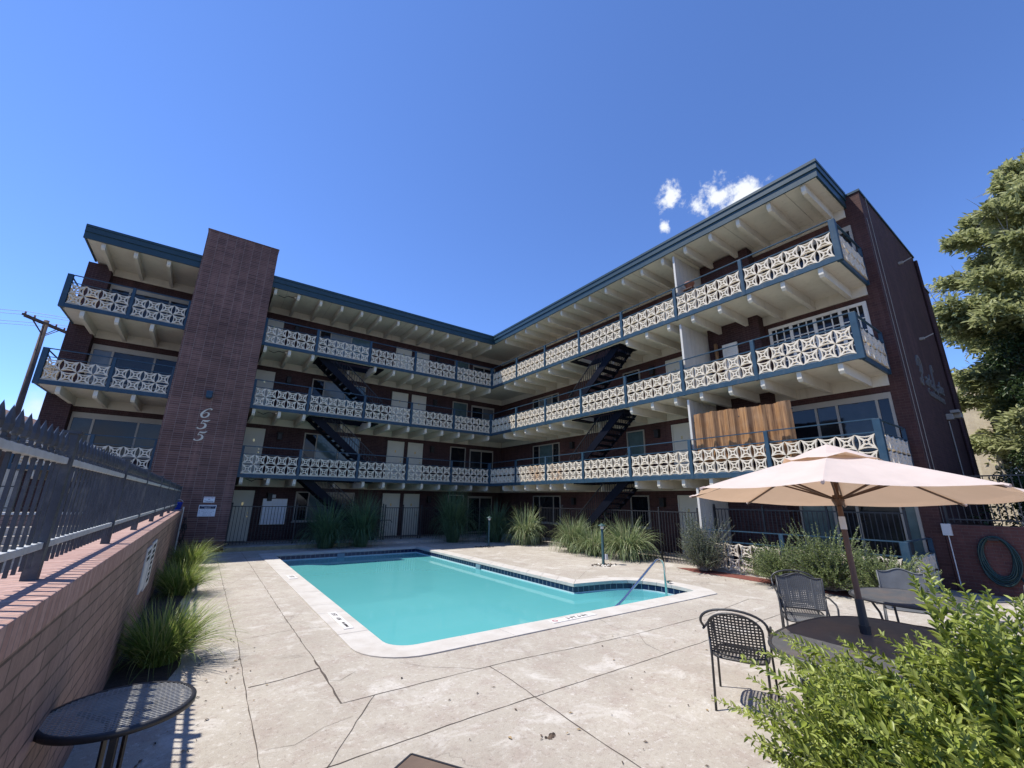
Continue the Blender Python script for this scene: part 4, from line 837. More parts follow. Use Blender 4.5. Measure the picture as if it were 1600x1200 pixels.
# ---- umbrella (tilted a little, as the rim shows)
UC = Vector((5.18, 1.626, 1.93)); TX, TY, UR, UROT = -.06, -.019, 1.41, -1.314
AP = 2.36
um = empty('patio_umbrella', (5.0, 1.55, 0), 0, 'sand coloured market umbrella standing through the dark oval table', 'umbrella'); UO = (5.0, 1.55, 0)
def upt(a, r, dz): x, y = r * math.cos(a), r * math.sin(a); return Vector((UC.x + x, UC.y + y, UC.z + TX * x + TY * y + dz))
H = AP - UC.z
vs = []; fs = []; NR, NS = 9, 6
def canopy_z(t): return H * (1 - t ** 1.12)
Vc = []; Fc = []
r0 = .13
for k in range(8):
    for s in range(NS):
        a0 = UROT + 2 * math.pi * (k + s / NS) / 8; base = math.cos(math.pi / 8) / math.cos((s / NS - .5) * math.pi / 4)
        for i in range(NR + 1):
            t = r0 + (1 - r0) * i / NR; u = s / NS; sag = .045 * math.sin(math.pi * u) * t; rim = -.025 * math.sin(math.pi * u) * (t ** 6)
            rad = UR * t * (base + (1 - base) * 0) * (1 + rim * .5)
            Vc.append(tuple(upt(a0, rad, canopy_z(t) - sag + (.02 * math.sin(math.pi * u) if i == NR else 0))))
ng = 8 * NS
for g in range(ng):
    for i in range(NR): Fc.append((g * (NR + 1) + i, g * (NR + 1) + i + 1, ((g + 1) % ng) * (NR + 1) + i + 1, ((g + 1) % ng) * (NR + 1) + i))
MB().add(Vc, Fc).build('canopy', M['fabric'], um, UO, smooth=False)
vt = MB(); Vv = []; Fv = []
for g in range(16):
    a = UROT + 2 * math.pi * g / 16
    for i, t in enumerate((.0, .12, .24, .30)): Vv.append(tuple(upt(a, UR * t * (1 if g % 2 == 0 else .95), canopy_z(max(t, .02)) + .075 * (1 - t / .3) + .022 - (.012 if (i == 3 and g % 2 == 0) else 0) + (.035 if (i == 3 and g % 4 == 1) else 0))))
for g in range(16):
    for i in range(3): Fv.append((g * 4 + i, g * 4 + i + 1, ((g + 1) % 16) * 4 + i + 1, ((g + 1) % 16) * 4 + i))
vt.add(Vv, Fv).build('vent_flap', M['fabric'], um, UO)
top = upt(0, 0, H); hub = upt(0, 0, 0.02); base = Vector((4.97, 1.52, .0)); d = (top - base)
MB().tube([base + d * t for t in (0, .3, .6, .98)], [.026, .026, .025, .02], 12).build('pole', M['wood_brown'], um, UO, smooth=True)
hb = base + d * .80
MB().tube([hb - d.normalized() * .05, hb + d.normalized() * .0, hb + d.normalized() * .05], [.035, .055, .04], 12).build('runner_hub', M['wood_brown'], um, UO, smooth=True)
MB().tube([base + d * .685, base + d * .735], [.0275, .0275], 12).build('metal_collar', M['grey_board'], um, UO)
MB().tube([base + d * .25, base + d * .34], [.03, .045], 12).tube([base + d * .34, base + d * .43], [.036, .034], 12).build('tilt_sleeve', M['black_iron'], um, UO)
for k in range(8):
    a = UROT + 2 * math.pi * k / 8; P = [upt(a, UR * t, canopy_z(t) - .018) for t in (.04, .3, .6, .9, .995)]
    rb_ = MB().tube(P, .010, 6).build('rib', M['wood_brown'], um, UO)
    MB().bar(hb, upt(a, UR * .5, canopy_z(.5) - .03), .016).build('strut', M['wood_brown'], rb_, UO)
    MB().tube([upt(a, UR * .975, .005), upt(a, UR * 1.012, -.012)], .014, 6).build('rib_cap', M['fabric'], rb_, UO)
MB().lathe([(0, 0), (.24, 0), (.26, .03), (.24, .06), (.06, .1), (.045, .12), (.045, .3), (0, .3)], (base.x, base.y, 0), 24).build('base', M['iron_grey'], um, UO, smooth=True)
# ---- tables
def superell(cx, cy, a, b, n, p): return [(cx + a * abs(math.cos(t)) ** (2 / p) * (1 if math.cos(t) > 0 else -1), cy + b * abs(math.sin(t)) ** (2 / p) * (1 if math.sin(t) > 0 else -1)) for t in [2 * math.pi * i / n for i in range(n)]]
def table(name, cx, cy, a, b, p, z, label, hole=True):
    o = (cx, cy, 0); t = empty(name, o, 0, label, 'table')
    P = superell(cx, cy, a, b, 56, p); m = MB(); m.add([(x, y, z) for x, y in P] + [(x, y, z - .02) for x, y in P], [tuple(range(56)), tuple(reversed(range(56, 112)))] + [(i, 56 + i, 56 + (i + 1) % 56, (i + 1) % 56) for i in range(56)])
    m.build('tabletop', M['tabletop'], t, o)
    P2 = superell(cx, cy, a + .012, b + .012, 56, p); MB().tube([(x, y, z - .012) for x, y in P2], .018, 8, closed=True).build('rim', M['iron_grey'], t, o, smooth=True)
    for sx in (-1, 1):
        for sy in (-1, 1):
            x0, y0 = cx + sx * a * .62, cy + sy * b * .55; 
            MB().tube([(x0, y0, z - .03), (x0 - sx * .09, y0 - sy * .05, z * .75), (x0 - sx * .13, y0 - sy * .07, z * .5), (x0 - sx * .05, y0 - sy * .03, z * .25), (x0 + sx * .04, y0 + sy * .02, .01)], .014, 8).lathe([(0, 0), (.025, 0), (.02, .02), (0, .02)], (x0 + sx * .04, y0 + sy * .02, .0), 10).build('leg', M['iron_grey'], t, o, smooth=True)
    MB().tube([(x, y, z * .5) for x, y in superell(cx, cy, a * .42, b * .35, 28, 2)], .010, 6, closed=True).build('leg_ring', M['iron_grey'], t, o)
    return t
table('oval_table', 4.80, 1.50, .98, .54, 2.6, .735, 'dark weathered oval table under the sand coloured umbrella')
table('round_table', 7.46, 1.74, .63, .60, 2.2, .735, 'dark round table without umbrella behind the umbrella table')
def small_table():
    o = (-.165, 3.5, 0); t = empty('side_table', o, 0, 'small round black mesh table beside the low brick wall', 'table'); cx, cy, z, r = -.17, 3.5, .70, .33
    m = MB(); n = 13
    for i in range(-n, n + 1):
        u = i * r / (n + 1); h = math.sqrt(max(r * r - u * u, 0)) - .004
        m.box(cx + u - .0036, cy - h, z - .006, cx + u + .0036, cy + h, z - .002); m.box(cx - h, cy + u - .0036, z - .0015, cx + h, cy + u + .0036, z + .002)
    m.build('mesh_top', M['mesh_light'], t, o)
    MB().lathe([(r - .012, z + .004), (r + .004, z + .005), (r + .012, z - .002), (r + .012, z - .024), (r + .002, z - .028), (r - .004, z - .022), (r - .012, z - .006), (r - .012, z + .004)], (cx, cy, 0), 64).build('rim', M['black_iron'], t, o, smooth=True)
    for k in range(3):
        a = .5 + k * 2.094; c, s = math.cos(a), math.sin(a)
        MB().bar((cx + c * .22, cy + s * .22, z - .03), (cx + c * .05, cy + s * .05, z - .07), .03, .012).bar((cx + c * .05, cy + s * .05, z - .065), (cx + c * .05, cy + s * .05, .12), .03, .012, up=(c, s, 0)).bar((cx + c * .05, cy + s * .05, .125), (cx + c * .26, cy + s * .26, .008), .03, .012).build('leg', M['black_iron'], t, o)
    MB().tube([(cx, cy, z - .03), (cx, cy, .1)], .02, 8).build('column', M['black_iron'], t, o)
small_table()
bt = empty('low_table', (1.0, 2.2, 0), 0, 'low brown table with a dark edge at the bottom of the view', 'table'); bo = (1.0, 2.2, 0)
c0 = Vector((1.165, 2.535)); e1 = Vector((.16, -.26)).normalized(); e2 = Vector((-.26, -.16)).normalized()
q = [c0, c0 + e1 * .5, c0 + e1 * .5 + e2 * .5, c0 + e2 * .5]
MB().prism([(p.x, p.y, .478) for p in q], (0, 0, .022)).build('tabletop', M['brown_top'], bt, bo, bevel=.004)
qi = [c0 + (e1 + e2) * -.006 + e1 * a * .512 + e2 * b * .512 for a, b in ((0, 0), (1, 0), (1, 1), (0, 1))]
for i in range(4): MB().bar((qi[i].x, qi[i].y, .486), (qi[(i + 1) % 4].x, qi[(i + 1) % 4].y, .486), .012, .03).build('edge_trim', M['black_iron'], bt, bo)
for p in q: v = p + (c0 + (e1 + e2) * .25 - p) * .15; MB().box(v.x - .02, v.y - .02, 0, v.x + .02, v.y + .02, .478).build('leg', M['black_iron'], bt, bo)
# ---- chairs (local frame: seat faces +x, y across)
def lattice(m, us, vs_, f, w=.0065, th=.0022):
    """woven strips: f(u, v) -> point; strips along both directions, clipped by ranges vs_(u) / us(v)"""
    pass
def strip(m, pts, wdir, w):
    vs = []; fs = []
    for i, p in enumerate(pts):
        p = Vector(p); d = Vector(wdir) * w / 2; vs += [tuple(p - d), tuple(p + d)]
        if i: k = 2 * i; fs.append((k - 2, k - 1, k + 1, k))
    m.add(vs, fs)
def seat_mesh(W, D, z, n, w):
    m = MB()
    for i in range(1, n):
        y = -W / 2 + W * i / n; strip(m, [(-D / 2 + D * t / 6, y, z - .018 * math.sin(math.pi * t / 6)) for t in range(7)], (0, 1, 0), w)
        x = -D / 2 + D * i / n; strip(m, [(x, -W / 2 + W * t / 6, z - .015 * math.sin(math.pi * i / n) + .002) for t in range(7)], (1, 0, 0), w)
    return m
def arch_chair(label, group):
    t = empty('arch_chair', (0, 0, 0), 0, label, 'chair', group); W, D, z = .46, .46, .43; ir = M['iron_grey']
    def bp(y, zz): return (-D / 2 - .04 - (zz - z) * .22 - .04 * (1 - (2 * y / W) ** 2) * min(1, (zz - z) / .3), y, zz)
    top = lambda y: z + .30 + .15 * math.sqrt(max(0, 1 - (2 * y / W) ** 2))
    arch = [bp(-W / 2, z + .02)] + [bp(-W / 2, z + .15)] + [bp(y, top(y)) for y in [W / 2 * math.sin(math.pi * (i / 16 - .5)) for i in range(17)]] + [bp(W / 2, z + .15), bp(W / 2, z + .02)]
    MB().tube(arch, .011, 8).tube([bp(y, z + .07 - .03 * (1 - (2 * y / W) ** 2)) for y in [W / 2 * (i / 6 - 1) for i in range(13)]], .008, 6).build('back_frame', ir, t, smooth=True)
    m = MB(); n = 15
    for i in range(1, n):
        y = -W / 2 + W * i / n; lo = z + .06; strip(m, [bp(y, lo + (top(y) - lo) * k / 6) for k in range(7)], (0, 1, 0), .014)
    for k in range(1, n):
        zz = z + .06 + (.39) * k / n; ym = W / 2 if zz < z + .30 else W / 2 * math.sqrt(max(0, 1 - ((zz - z - .30) / .15) ** 2))
        strip(m, [(bp(ym * s / 6, zz)[0] + .002, ym * s / 6, zz) for s in range(-6, 7)], (0, 0, 1), .014)
    m.build('backrest', ir, t)
    hoop = [(-D / 2 - .05, -W / 2 - .05, z + .28), (-D / 2 - .135, -W / 2 - .055, z + .33)] + [(bp(y, z + .4)[0] - .055, y * 1.22, z + .36 + .135 * math.sqrt(max(0, 1 - (2 * y / W) ** 2))) for y in [W / 2 * math.sin(math.pi * (i / 16 - .5)) for i in range(17)]] + [(-D / 2 - .135, W / 2 + .055, z + .33), (-D / 2 - .05, W / 2 + .05, z + .28)]
    MB().tube(hoop, .012, 8).build('outer_hoop', ir, t, smooth=True)
    seat_mesh(W, D, z, 15, .014).build('seat', ir, t)
    MB().tube([(x, y, z) for x, y in superell(0, 0, D / 2 + .01, W / 2 + .01, 28, 4)], .011, 8, closed=True).build('seat_frame', ir, t, smooth=True)
    for s in (-1, 1):
        MB().tube([(D / 2 + .03, s * (W / 2 + .03), 0), (D / 2 + .0, s * (W / 2 + .02), z), (D / 2 - .02, s * (W / 2 + .04), z + .2), (D / 2 - .07, s * (W / 2 + .045), z + .25), (-D / 2 - .1, s * (W / 2 + .045), z + .27)], .011, 8).build('leg', ir, t, smooth=True)
        MB().tube([(-D / 2 - .12, s * W / 2, 0), (-D / 2 - .05, s * W / 2, z), bp(s * W / 2, z + .2)], .011, 8).build('leg', ir, t, smooth=True)
    t.scale = (1, 1, .96); return t
def camel_chair(label, group, solid=False):
    t = empty('camelback_chair', (0, 0, 0), 0, label, 'chair', group); W, D, z = .54, .50, .43; ir = M['mesh_grey'] if solid else M['iron_grey']
    crest = lambda y: z + .43 + .055 * (0.5 + .5 * math.cos(min(abs(y) / (W * .36), 1) * math.pi)) + .012 * max(0, abs(y) / (W / 2) - .8) * 5
    def bp(y, zz): return (-D / 2 - .02 - (zz - z) * .2 - .03 * (1 - (2 * y / W) ** 2), y * (.94 + .06 * (zz - z) / .45), zz)
    P = [bp(-W / 2, z + .05)] + [bp(y, crest(y)) for y in [W / 2 * (i / 10 - 1) for i in range(21)]] + [bp(W / 2, z + .05)]
    MB().tube(P, .011, 8).tube([bp(y, z + .06) for y in [W / 2 * (i / 6 - 1) for i in range(13)]], .009, 6).build('back_frame', ir, t, smooth=True)
    m = MB()
    if solid:
        vs = []; fs = []
        for i in range(21):
            y = W / 2 * (i / 10 - 1)
            for k in range(5): vs.append(bp(y, z + .06 + (crest(y) - z - .06) * k / 4))
        for i in range(20):
            for k in range(4): a = i * 5 + k; fs.append((a, a + 5, a + 6, a + 1))
        m.add(vs, fs)
    else:
        for i in range(1, 24):
            y = -W / 2 + W * i / 24; w = .015 if 6 < i < 18 else .019; strip(m, [bp(y, z + .06 + (crest(y) - z - .06) * k / 6) for k in range(7)], (0, 1, 0), w)
        for k in range(1, 18):
            zz = z + .06 + .40 * k / 18; strip(m, [(bp(W / 2 * s / 6, zz)[0] + .002, bp(W / 2 * s / 6, zz)[1], zz) for s in range(-6, 7)], (0, 0, 1), .014)
        for y in (-W * .27, W * .27): m.tube([bp(y, z + .06), bp(y, z + .3), bp(y, crest(y))], .007, 6)
    m.build('backrest', M['mesh_grey'], t)
    if solid: MB().add([(x, y, z) for x, y in superell(0, 0, D / 2, W / 2, 28, 5)], [tuple(range(28))]).build('seat', M['mesh_grey'], t)
    else: seat_mesh(W, D, z, 22, .016).build('seat', M['mesh_grey'], t)
    MB().tube([(x, y, z) for x, y in superell(0, 0, D / 2 + .01, W / 2 + .01, 28, 5)], .011, 8, closed=True).build('seat_frame', ir, t, smooth=True)
    for s in (-1, 1):
        y = s * (W / 2 + .01)
        MB().tube([(-D / 2 - .06, s * W / 2, z + .22), (-D / 2 + .1, y, z + .235), (D / 2 - .08, y, z + .22), (D / 2 - .02, y, z + .18), (D / 2 - .05, y, z + .08), (D / 2 - .02, y, z)], .011, 8).build('armrest', ir, t, smooth=True)
        MB().tube([(D / 2 + .03, y, 0), (D / 2 - .03, y, z * .5), (D / 2 - .0, y, z)], .011, 8).build('leg', ir, t, smooth=True)
        MB().tube([(-D / 2 - .10, y, 0), (-D / 2 - .02, y, z * .55), (-D / 2 - .01, s * W / 2, z), bp(s * W / 2, z + .15)], .011, 8).build('leg', ir, t, smooth=True)
    return t
def put(t, x, y, face):  # face: direction the sitter looks
    t.location = (x, y, 0); t.rotation_euler = (0, 0, math.atan2(face[1], face[0])); return t
G = 'wrought iron chairs around the tables'
ca = put(arch_chair('black woven chair with arched back left of the umbrella table, back to the viewer', G), 4.60, 2.48, (.92, .38))
cb = put(camel_chair('charcoal mesh armchair with scalloped back behind the umbrella table, facing it', G), 6.62, 2.62, (-.86, -.5))
cc_ = copy_tree(ca); put(cc_, 7.02, 2.86, (-.88, -.47)); cc_['label'] = 'arch backed chair pushed up behind the scalloped mesh armchair'
cd = put(camel_chair('grey fine mesh armchair at the far side of the round table, facing the viewer', G, True), 8.52, 2.05, (-.95, -.3))
ce = copy_tree(cd); put(ce, 8.42, .95, (-.75, .65)); ce['label'] = 'grey fine mesh armchair at the right of the round table behind the bush leaves'
cf = copy_tree(cd); put(cf, 3.42, 1.12, (.96, .28)); cf['label'] = 'grey armchair at the near end of the umbrella table, half hidden by the leafy bush'

# ================================================================== PLANTS
def blades(name, loc, n, h, r, mat, seed, w=.012, droop=1.0, upright=.45, label=None, cat='ornamental grass', group=None, plumes=0):
    g = np.random.default_rng(seed); seg = 8; out = g.random(n) ** .65
    az = g.uniform(0, 2 * np.pi, n); br = r * .42 * np.sqrt(g.random(n)); L = h * g.uniform(.6, 1.25, n) * (1 + .25 * out)
    th0 = (.04 + upright * out ** 1.2) * g.uniform(.6, 1.3, n); bend = droop * (.25 + 1.75 * out) * g.uniform(.45, 1.25, n); curl = g.normal(0, .35, n); V = np.zeros((n, seg + 1, 2, 3))
    x = np.cos(az) * br; y = np.sin(az) * br; z = np.zeros(n); tw = g.normal(0, .7, n)
    for i in range(seg + 1):
        t = i / seg; th = th0 + bend * t ** 1.35; a = az + curl * t
        if i: x = x + np.cos(a) * np.sin(th) * L / seg * r / (.6 * h); y = y + np.sin(a) * np.sin(th) * L / seg * r / (.6 * h); z = z + np.cos(th) * L / seg
        ww = w * (.55 + .45 * min(1, t * 4)) * (1 - t ** 2.2 * .93) * .5; px, py = -np.sin(a + tw) * ww, np.cos(a + tw) * ww
        V[:, i, 0] = np.stack([x - px, y - py, z], 1); V[:, i, 1] = np.stack([x + px, y + py, z + ww * .4], 1)
    V[..., 2] = np.maximum(V[..., 2], .005); idx = np.arange(n)[:, None] * (seg + 1) * 2 + np.arange(seg)[None] * 2
    F = np.stack([idx, idx + 1, idx + 3, idx + 2], -1).reshape(-1, 4)
    o = np_mesh(name, V.reshape(-1, 3), F, M[mat]); o.location = loc; tag(o, label, cat, group); return o
GP = 'pampas clumps around the courtyard'; GF = 'fountain grass clumps along the low wall'
blades('pampas_grass', (4.15, 18.05, 0), 884, 1.75, .62, 'pampas_shade', 1, .02, 1.35, .45, 'shaded dark green pampas clump just right of the white mailboxes', group=GP)
blades('pampas_grass', (5.45, 17.95, 0), 884, 1.95, .56, 'pampas_shade', 2, .02, 1.3, .4, 'shaded taller pampas clump left of the iron gate at the pool end', group=GP)
blades('pampas_grass', (9.55, 17.9, 0), 1190, 2.3, .62, 'pampas_shade', 3, .02, 1.3, .4, 'tallest shaded pampas clump standing alone near the inner corner', group=GP)
blades('pampas_grass', (11.35, 17.1, 0), 765, 1.7, .55, 'pampas_shade', 4, .02, 1.35, .45, 'shaded pampas clump between the far lamp and the first sunlit clump', group=GP)
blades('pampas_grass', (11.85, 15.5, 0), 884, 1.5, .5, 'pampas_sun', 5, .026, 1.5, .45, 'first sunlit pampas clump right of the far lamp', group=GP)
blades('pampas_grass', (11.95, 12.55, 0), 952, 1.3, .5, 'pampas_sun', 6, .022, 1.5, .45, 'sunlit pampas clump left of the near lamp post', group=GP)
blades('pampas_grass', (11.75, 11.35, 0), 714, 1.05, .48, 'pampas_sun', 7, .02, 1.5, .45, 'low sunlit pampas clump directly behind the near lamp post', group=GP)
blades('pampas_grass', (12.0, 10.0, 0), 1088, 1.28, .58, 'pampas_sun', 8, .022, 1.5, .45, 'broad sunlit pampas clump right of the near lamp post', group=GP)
for i, (x, y, h, r, n, lab) in enumerate([(-.10, 6.75, .60, .62, 1700, 'large bright fountain grass nearest the small mesh table'), (-.08, 10.9, .64, .62, 1600, 'middle bright fountain grass along the low brick wall'), (-.02, 14.6, .66, .66, 1400, 'farthest fountain grass at the end of the low brick wall')]):
    blades('fountain_grass', (x, y, 0), int(n * .75), h, r * .62, 'fountain', 20 + i, .0085, .8, .62, lab, group=GF)
def leaf_quads(P, D, Nn, L, Wd, fold=.35):
    """two folded quads per leaf. P base points, D unit direction, Nn approx normal, L length, Wd width (arrays)"""
    S_ = np.cross(D, Nn); S_ /= np.linalg.norm(S_, axis=1, keepdims=True) + 1e-9; N2 = np.cross(S_, D); L = L[:, None]; Wd = Wd[:, None]
    b = P; t = P + D * L - N2 * L * .12; l1 = P + D * L * .3 + S_ * Wd * .45 + N2 * Wd * fold; l2 = P + D * L * .68 + S_ * Wd * .38 + N2 * Wd * fold * .7; r1 = P + D * L * .3 - S_ * Wd * .45 + N2 * Wd * fold; r2 = P + D * L * .68 - S_ * Wd * .38 + N2 * Wd * fold * .7
    V = np.stack([b, l1, l2, t, r2, r1], 1); n = len(P); i = np.arange(n)[:, None] * 6
    F = np.stack([i + np.array([0, 1, 2, 3]), i + np.array([0, 3, 4, 5])], 1).reshape(-1, 4); return V.reshape(-1, 3), F
def shoot_bush(name, loc, shoots, leaf_mat_, stem_mat, label, cat, leaf=(.045, .02), spacing=.022, stem_r=.004, seed=0, group=None, trunk=None):
    """shoots: list of (root, tip, bow) in local coordinates; leaves in opposite pairs along the outer part of each"""
    g = np.random.default_rng(seed); Ps = []; Ds = []; Ns = []; Ls = []; Ws = []; st = MB()
    for root, tip, bow, l0 in shoots:
        a, b = np.array(root, float), np.array(tip, float); ln = np.linalg.norm(b - a); mid = (a + b) / 2 + np.array([0, 0, bow * ln]); n = max(4, int(ln / spacing))
        ts = np.linspace(0, 1, n); C = (1 - ts)[:, None] ** 2 * a + 2 * ((1 - ts) * ts)[:, None] * mid + ts[:, None] ** 2 * b; T = np.gradient(C, axis=0); T /= np.linalg.norm(T, axis=1, keepdims=True) + 1e-9
        k = np.linspace(0, n - 1, 7).astype(int); st.tube([tuple(C[q]) for q in k], [stem_r * (1.15 - .9 * q / 6) for q in range(7)], 4, cap=False)
        for i in range(n):
            if ts[i] < l0: continue
            u = np.cross(T[i], [0, 0, 1.0]); u /= np.linalg.norm(u) + 1e-9; v = np.cross(u, T[i]); ph = (i % 2) * np.pi / 2 + g.normal(0, .35)
            for s in (0, np.pi):
                if g.random() < .08: continue
                o = u * np.cos(ph + s) + v * np.sin(ph + s); taper = .55 + .45 * min(1, (1 - ts[i]) * 6)
                d = o * .8 + T[i] * .62 + np.array([0, 0, .15]) + g.normal(0, .18, 3); d /= np.linalg.norm(d)
                Ps.append(C[i]); Ds.append(d); Ns.append(T[i] * -.3 + np.array([0, 0, 1.0]) + g.normal(0, .3, 3)); q = g.uniform(.65, 1.2) * taper; Ls.append(leaf[0] * q); Ws.append(leaf[1] * q)
    V, F = leaf_quads(np.array(Ps), np.array(Ds), np.array(Ns), np.array(Ls), np.array(Ws))
    root_o = empty(name, loc, 0, label, cat, group)
    np_mesh('foliage', V, F, M[leaf_mat_], root_o); st.build('branches', M[stem_mat], root_o)
    return root_o
# big privet in the foreground
def privet():
    g = random.Random(41); sh = []; O = (2.75, .1, 0)
    def rt(): return (2.75 + g.uniform(-.35, .45), .02 + g.uniform(-.35, .25), .15)
    hero = [(2.9, 1.79, .63), (2.8, 1.39, .75), (2.6, 1.36, .71), (3.2, 1.49, .92), (3.2, 1.22, 1.02), (3.1, 1.09, 1.10), (3.1, .89, 1.17), (2.9, .60, 1.56), (2.9, .66, 1.50), (2.8, .40, 1.50), (2.7, .30, 1.49), (3.1, .72, 1.2), (3.0, .55, 1.26), (3.05, .98, 1.12), (2.75, 1.55, .68), (3.0, 1.3, .9), (2.85, 1.2, .95), (2.6, .95, 1.05), (3.2, .8, 1.12)]
    def add(tip, bow, l0): r = rt(); r = (r[0], r[1] + .25, r[2]); sh.append((tuple(np.subtract(r, O)), tuple(np.subtract(tip, O)), bow, l0))
    for t in hero: add(t, g.uniform(.12, .22), .35)
    for i in range(800):
        a = g.uniform(-.15, math.pi + .3) if g.random() < .8 else g.uniform(0, 2 * math.pi); e = math.asin(g.uniform(.0, .98)); q = g.uniform(.62, 1.0)
        x = math.cos(a) * math.cos(e) ** .6 * 1.22 * q; y = math.sin(a) * math.cos(e) ** .6 * 1.18 * q; z = .30 + math.sin(e) ** .6 * .95 * q - max(0, y - .35) * .38 + max(0, -y) * .25 - max(0, -x - .3) * .2
        add((2.85 + x, .42 + y * .92, max(.2, z)), g.uniform(.02, .2), .38)
    for i in range(70):   # long arching sprays on the pool side
        x = g.uniform(2.2, 3.35); add((x, g.uniform(.75, 1.45) - max(0, 2.7 - x) * .4, g.uniform(.6, 1.12)), g.uniform(.12, .28), .3)
    for i in range(70): add((g.uniform(2.45, 3.15), g.uniform(-.15, .62), g.uniform(1.22, 1.5)), g.uniform(.05, .18), .3)
    shoot_bush('privet_bush', O, sh, 'privet', 'stem', 'big bright green leafy bush filling the near right corner', 'bush', (.054, .021), .0175, .0042, 5)
privet()
def twiggy(name, loc, R, Hh, n, mat, label, seed, leaf=(.04, .02), spacing=.035, loose=.3, group=None, stem='twig'):
    g = random.Random(seed); sh = []
    for i in range(n):
        a = g.uniform(0, 6.283); e = math.asin(g.uniform(.02, 1)); q = g.uniform(.5, 1.05) * (.85 + .22 * math.sin(3 * a + seed) * math.cos(2.3 * e + seed)); rr = R * q * math.cos(e) ** .7; z = Hh * (.12 + .9 * math.sin(e) ** .8 * q)
        sh.append(((g.uniform(-.12, .12), g.uniform(-.12, .12), .05), (rr * math.cos(a), rr * math.sin(a), z), g.uniform(-.05, .15), loose))
    return shoot_bush(name, loc, sh, mat, stem, label, 'shrub', leaf, spacing, .005, seed, group)
GS = 'shrubs in front of the right wing'
twiggy('shrub', (11.75, 7.1, 0), .95, 1.85, 330, 'shrub_grey', 'loose greyish shrub with bare upper twigs at the end of the iron fence', 11, (.05, .026), .05, .3, GS)
twiggy('shrub', (11.55, 5.0, 0), 1.05, 1.2, 420, 'shrub', 'dense green shrub covering the ground floor lattice wall, leftmost of three', 12, (.05, .03), .036, .45, GS)
twiggy('shrub', (11.6, 4.05, 0), 1.1, 1.5, 480, 'shrub', 'dense green shrub behind the umbrella pole, tallest of the three at the lattice', 13, (.05, .03), .036, .45, GS)
twiggy('shrub', (11.55, 3.1, 0), .95, 1.2, 400, 'shrub', 'dense green shrub behind the grey armchair at the end of the lattice wall', 14, (.05, .03), .036, .45, GS)
# ---- trees
def boughs_tree(name, loc, Hh, prof, nb, mat, label, seed, tuft=(.36, .12), per=46, droop=.12, bare=0.17, trunk_r=.28):
    """conifer: trunk > tiers of boughs ending in flat sprays of needle tufts"""
    g = np.random.default_rng(seed); t = empty(name, loc, 0, label, 'tree', None); tr = MB().tube([(0, 0, 0), (.05, .03, Hh * .5), (0, 0, Hh * .98)], [trunk_r, trunk_r * .6, .04], 10); br = MB(); Ps = []; Ds = []; Ls = []; Ws = []
    for b in range(nb):
        f = (b + g.random()) / nb; z = Hh * (.12 + .87 * f); R = np.interp(f, *prof) * g.uniform(.74, 1.12); a = b * 2.399 + g.normal(0, .35); c, s = np.cos(a), np.sin(a)
        base = np.array([0, 0, z]); tip = np.array([c * R, s * R, z + R * g.uniform(.02, .3) - droop * R]); mid = (base + tip) / 2 + np.array([0, 0, -.06 * R])
        ts = np.linspace(0, 1, 8); C = (1 - ts)[:, None] ** 2 * base + 2 * ((1 - ts) * ts)[:, None] * mid + ts[:, None] ** 2 * tip; br.tube([tuple(p) for p in C], list(np.linspace(.05, .012, 8)), 5, cap=False)
        isbare = g.random() < bare; m = int(per * (1 + R * .9)) if not isbare else int(per * .35)
        side = np.array([-s, c, 0])
        for k in range(m):
            u = g.uniform(.35, 1.0) ** .7; p = (1 - u) ** 2 * base + 2 * (1 - u) * u * mid + u * u * tip; off = g.normal(0, 1) * .30 * R * (1.12 - u) * .9; p = p + side * off + np.array([0, 0, g.normal(0, .13) - abs(off) * .1])
            d = np.array([c, s, 0]) * .7 + side * np.sign(off) * .6 + np.array([0, 0, g.uniform(-.15, .5)]) + g.normal(0, .25, 3); d /= np.linalg.norm(d)
            for q in range(5): e = d + g.normal(0, .45, 3); e /= np.linalg.norm(e); Ps.append(p + g.normal(0, .10, 3)); Ds.append(e); Ls.append(tuft[0] * g.uniform(.4, 1.1)); Ws.append(tuft[1] * g.uniform(.6, 1.3))
        if isbare or g.random() < .25:
            for k in range(26): u = g.uniform(.3, 1); p = (1 - u) ** 2 * base + 2 * (1 - u) * u * mid + u * u * tip; e = p + side * g.normal(0, .5) + np.array([c, s, 0]) * g.uniform(.1, .7) + np.array([0, 0, g.normal(.1, .3)]); br.tube([tuple(p), tuple((p + e) / 2 + g.normal(0, .05, 3)), tuple(e)], [.014, .010, .004], 4, cap=False)
    n = len(Ps); V, F = leaf_quads(np.array(Ps), np.array(Ds), g.normal(0, .4, (n, 3)) + np.array([0, 0, 1.0]), np.array(Ls), np.array(Ws), .2)
    tr.build('trunk', M['bark'], t, smooth=True); br.build('branches', M['twig'], t); np_mesh('crown', V, F, M[mat], t); return t
boughs_tree('conifer_tree', (30, -2.5, 0), 19.6, ([0, .15, .4, .62, .8, .92, 1], [4.6, 6.0, 6.3, 5.6, 3.9, 2.1, .5]), 250, 'conifer', 'tall ragged yellowish green conifer with bare grey branches beyond the right wing', 31)
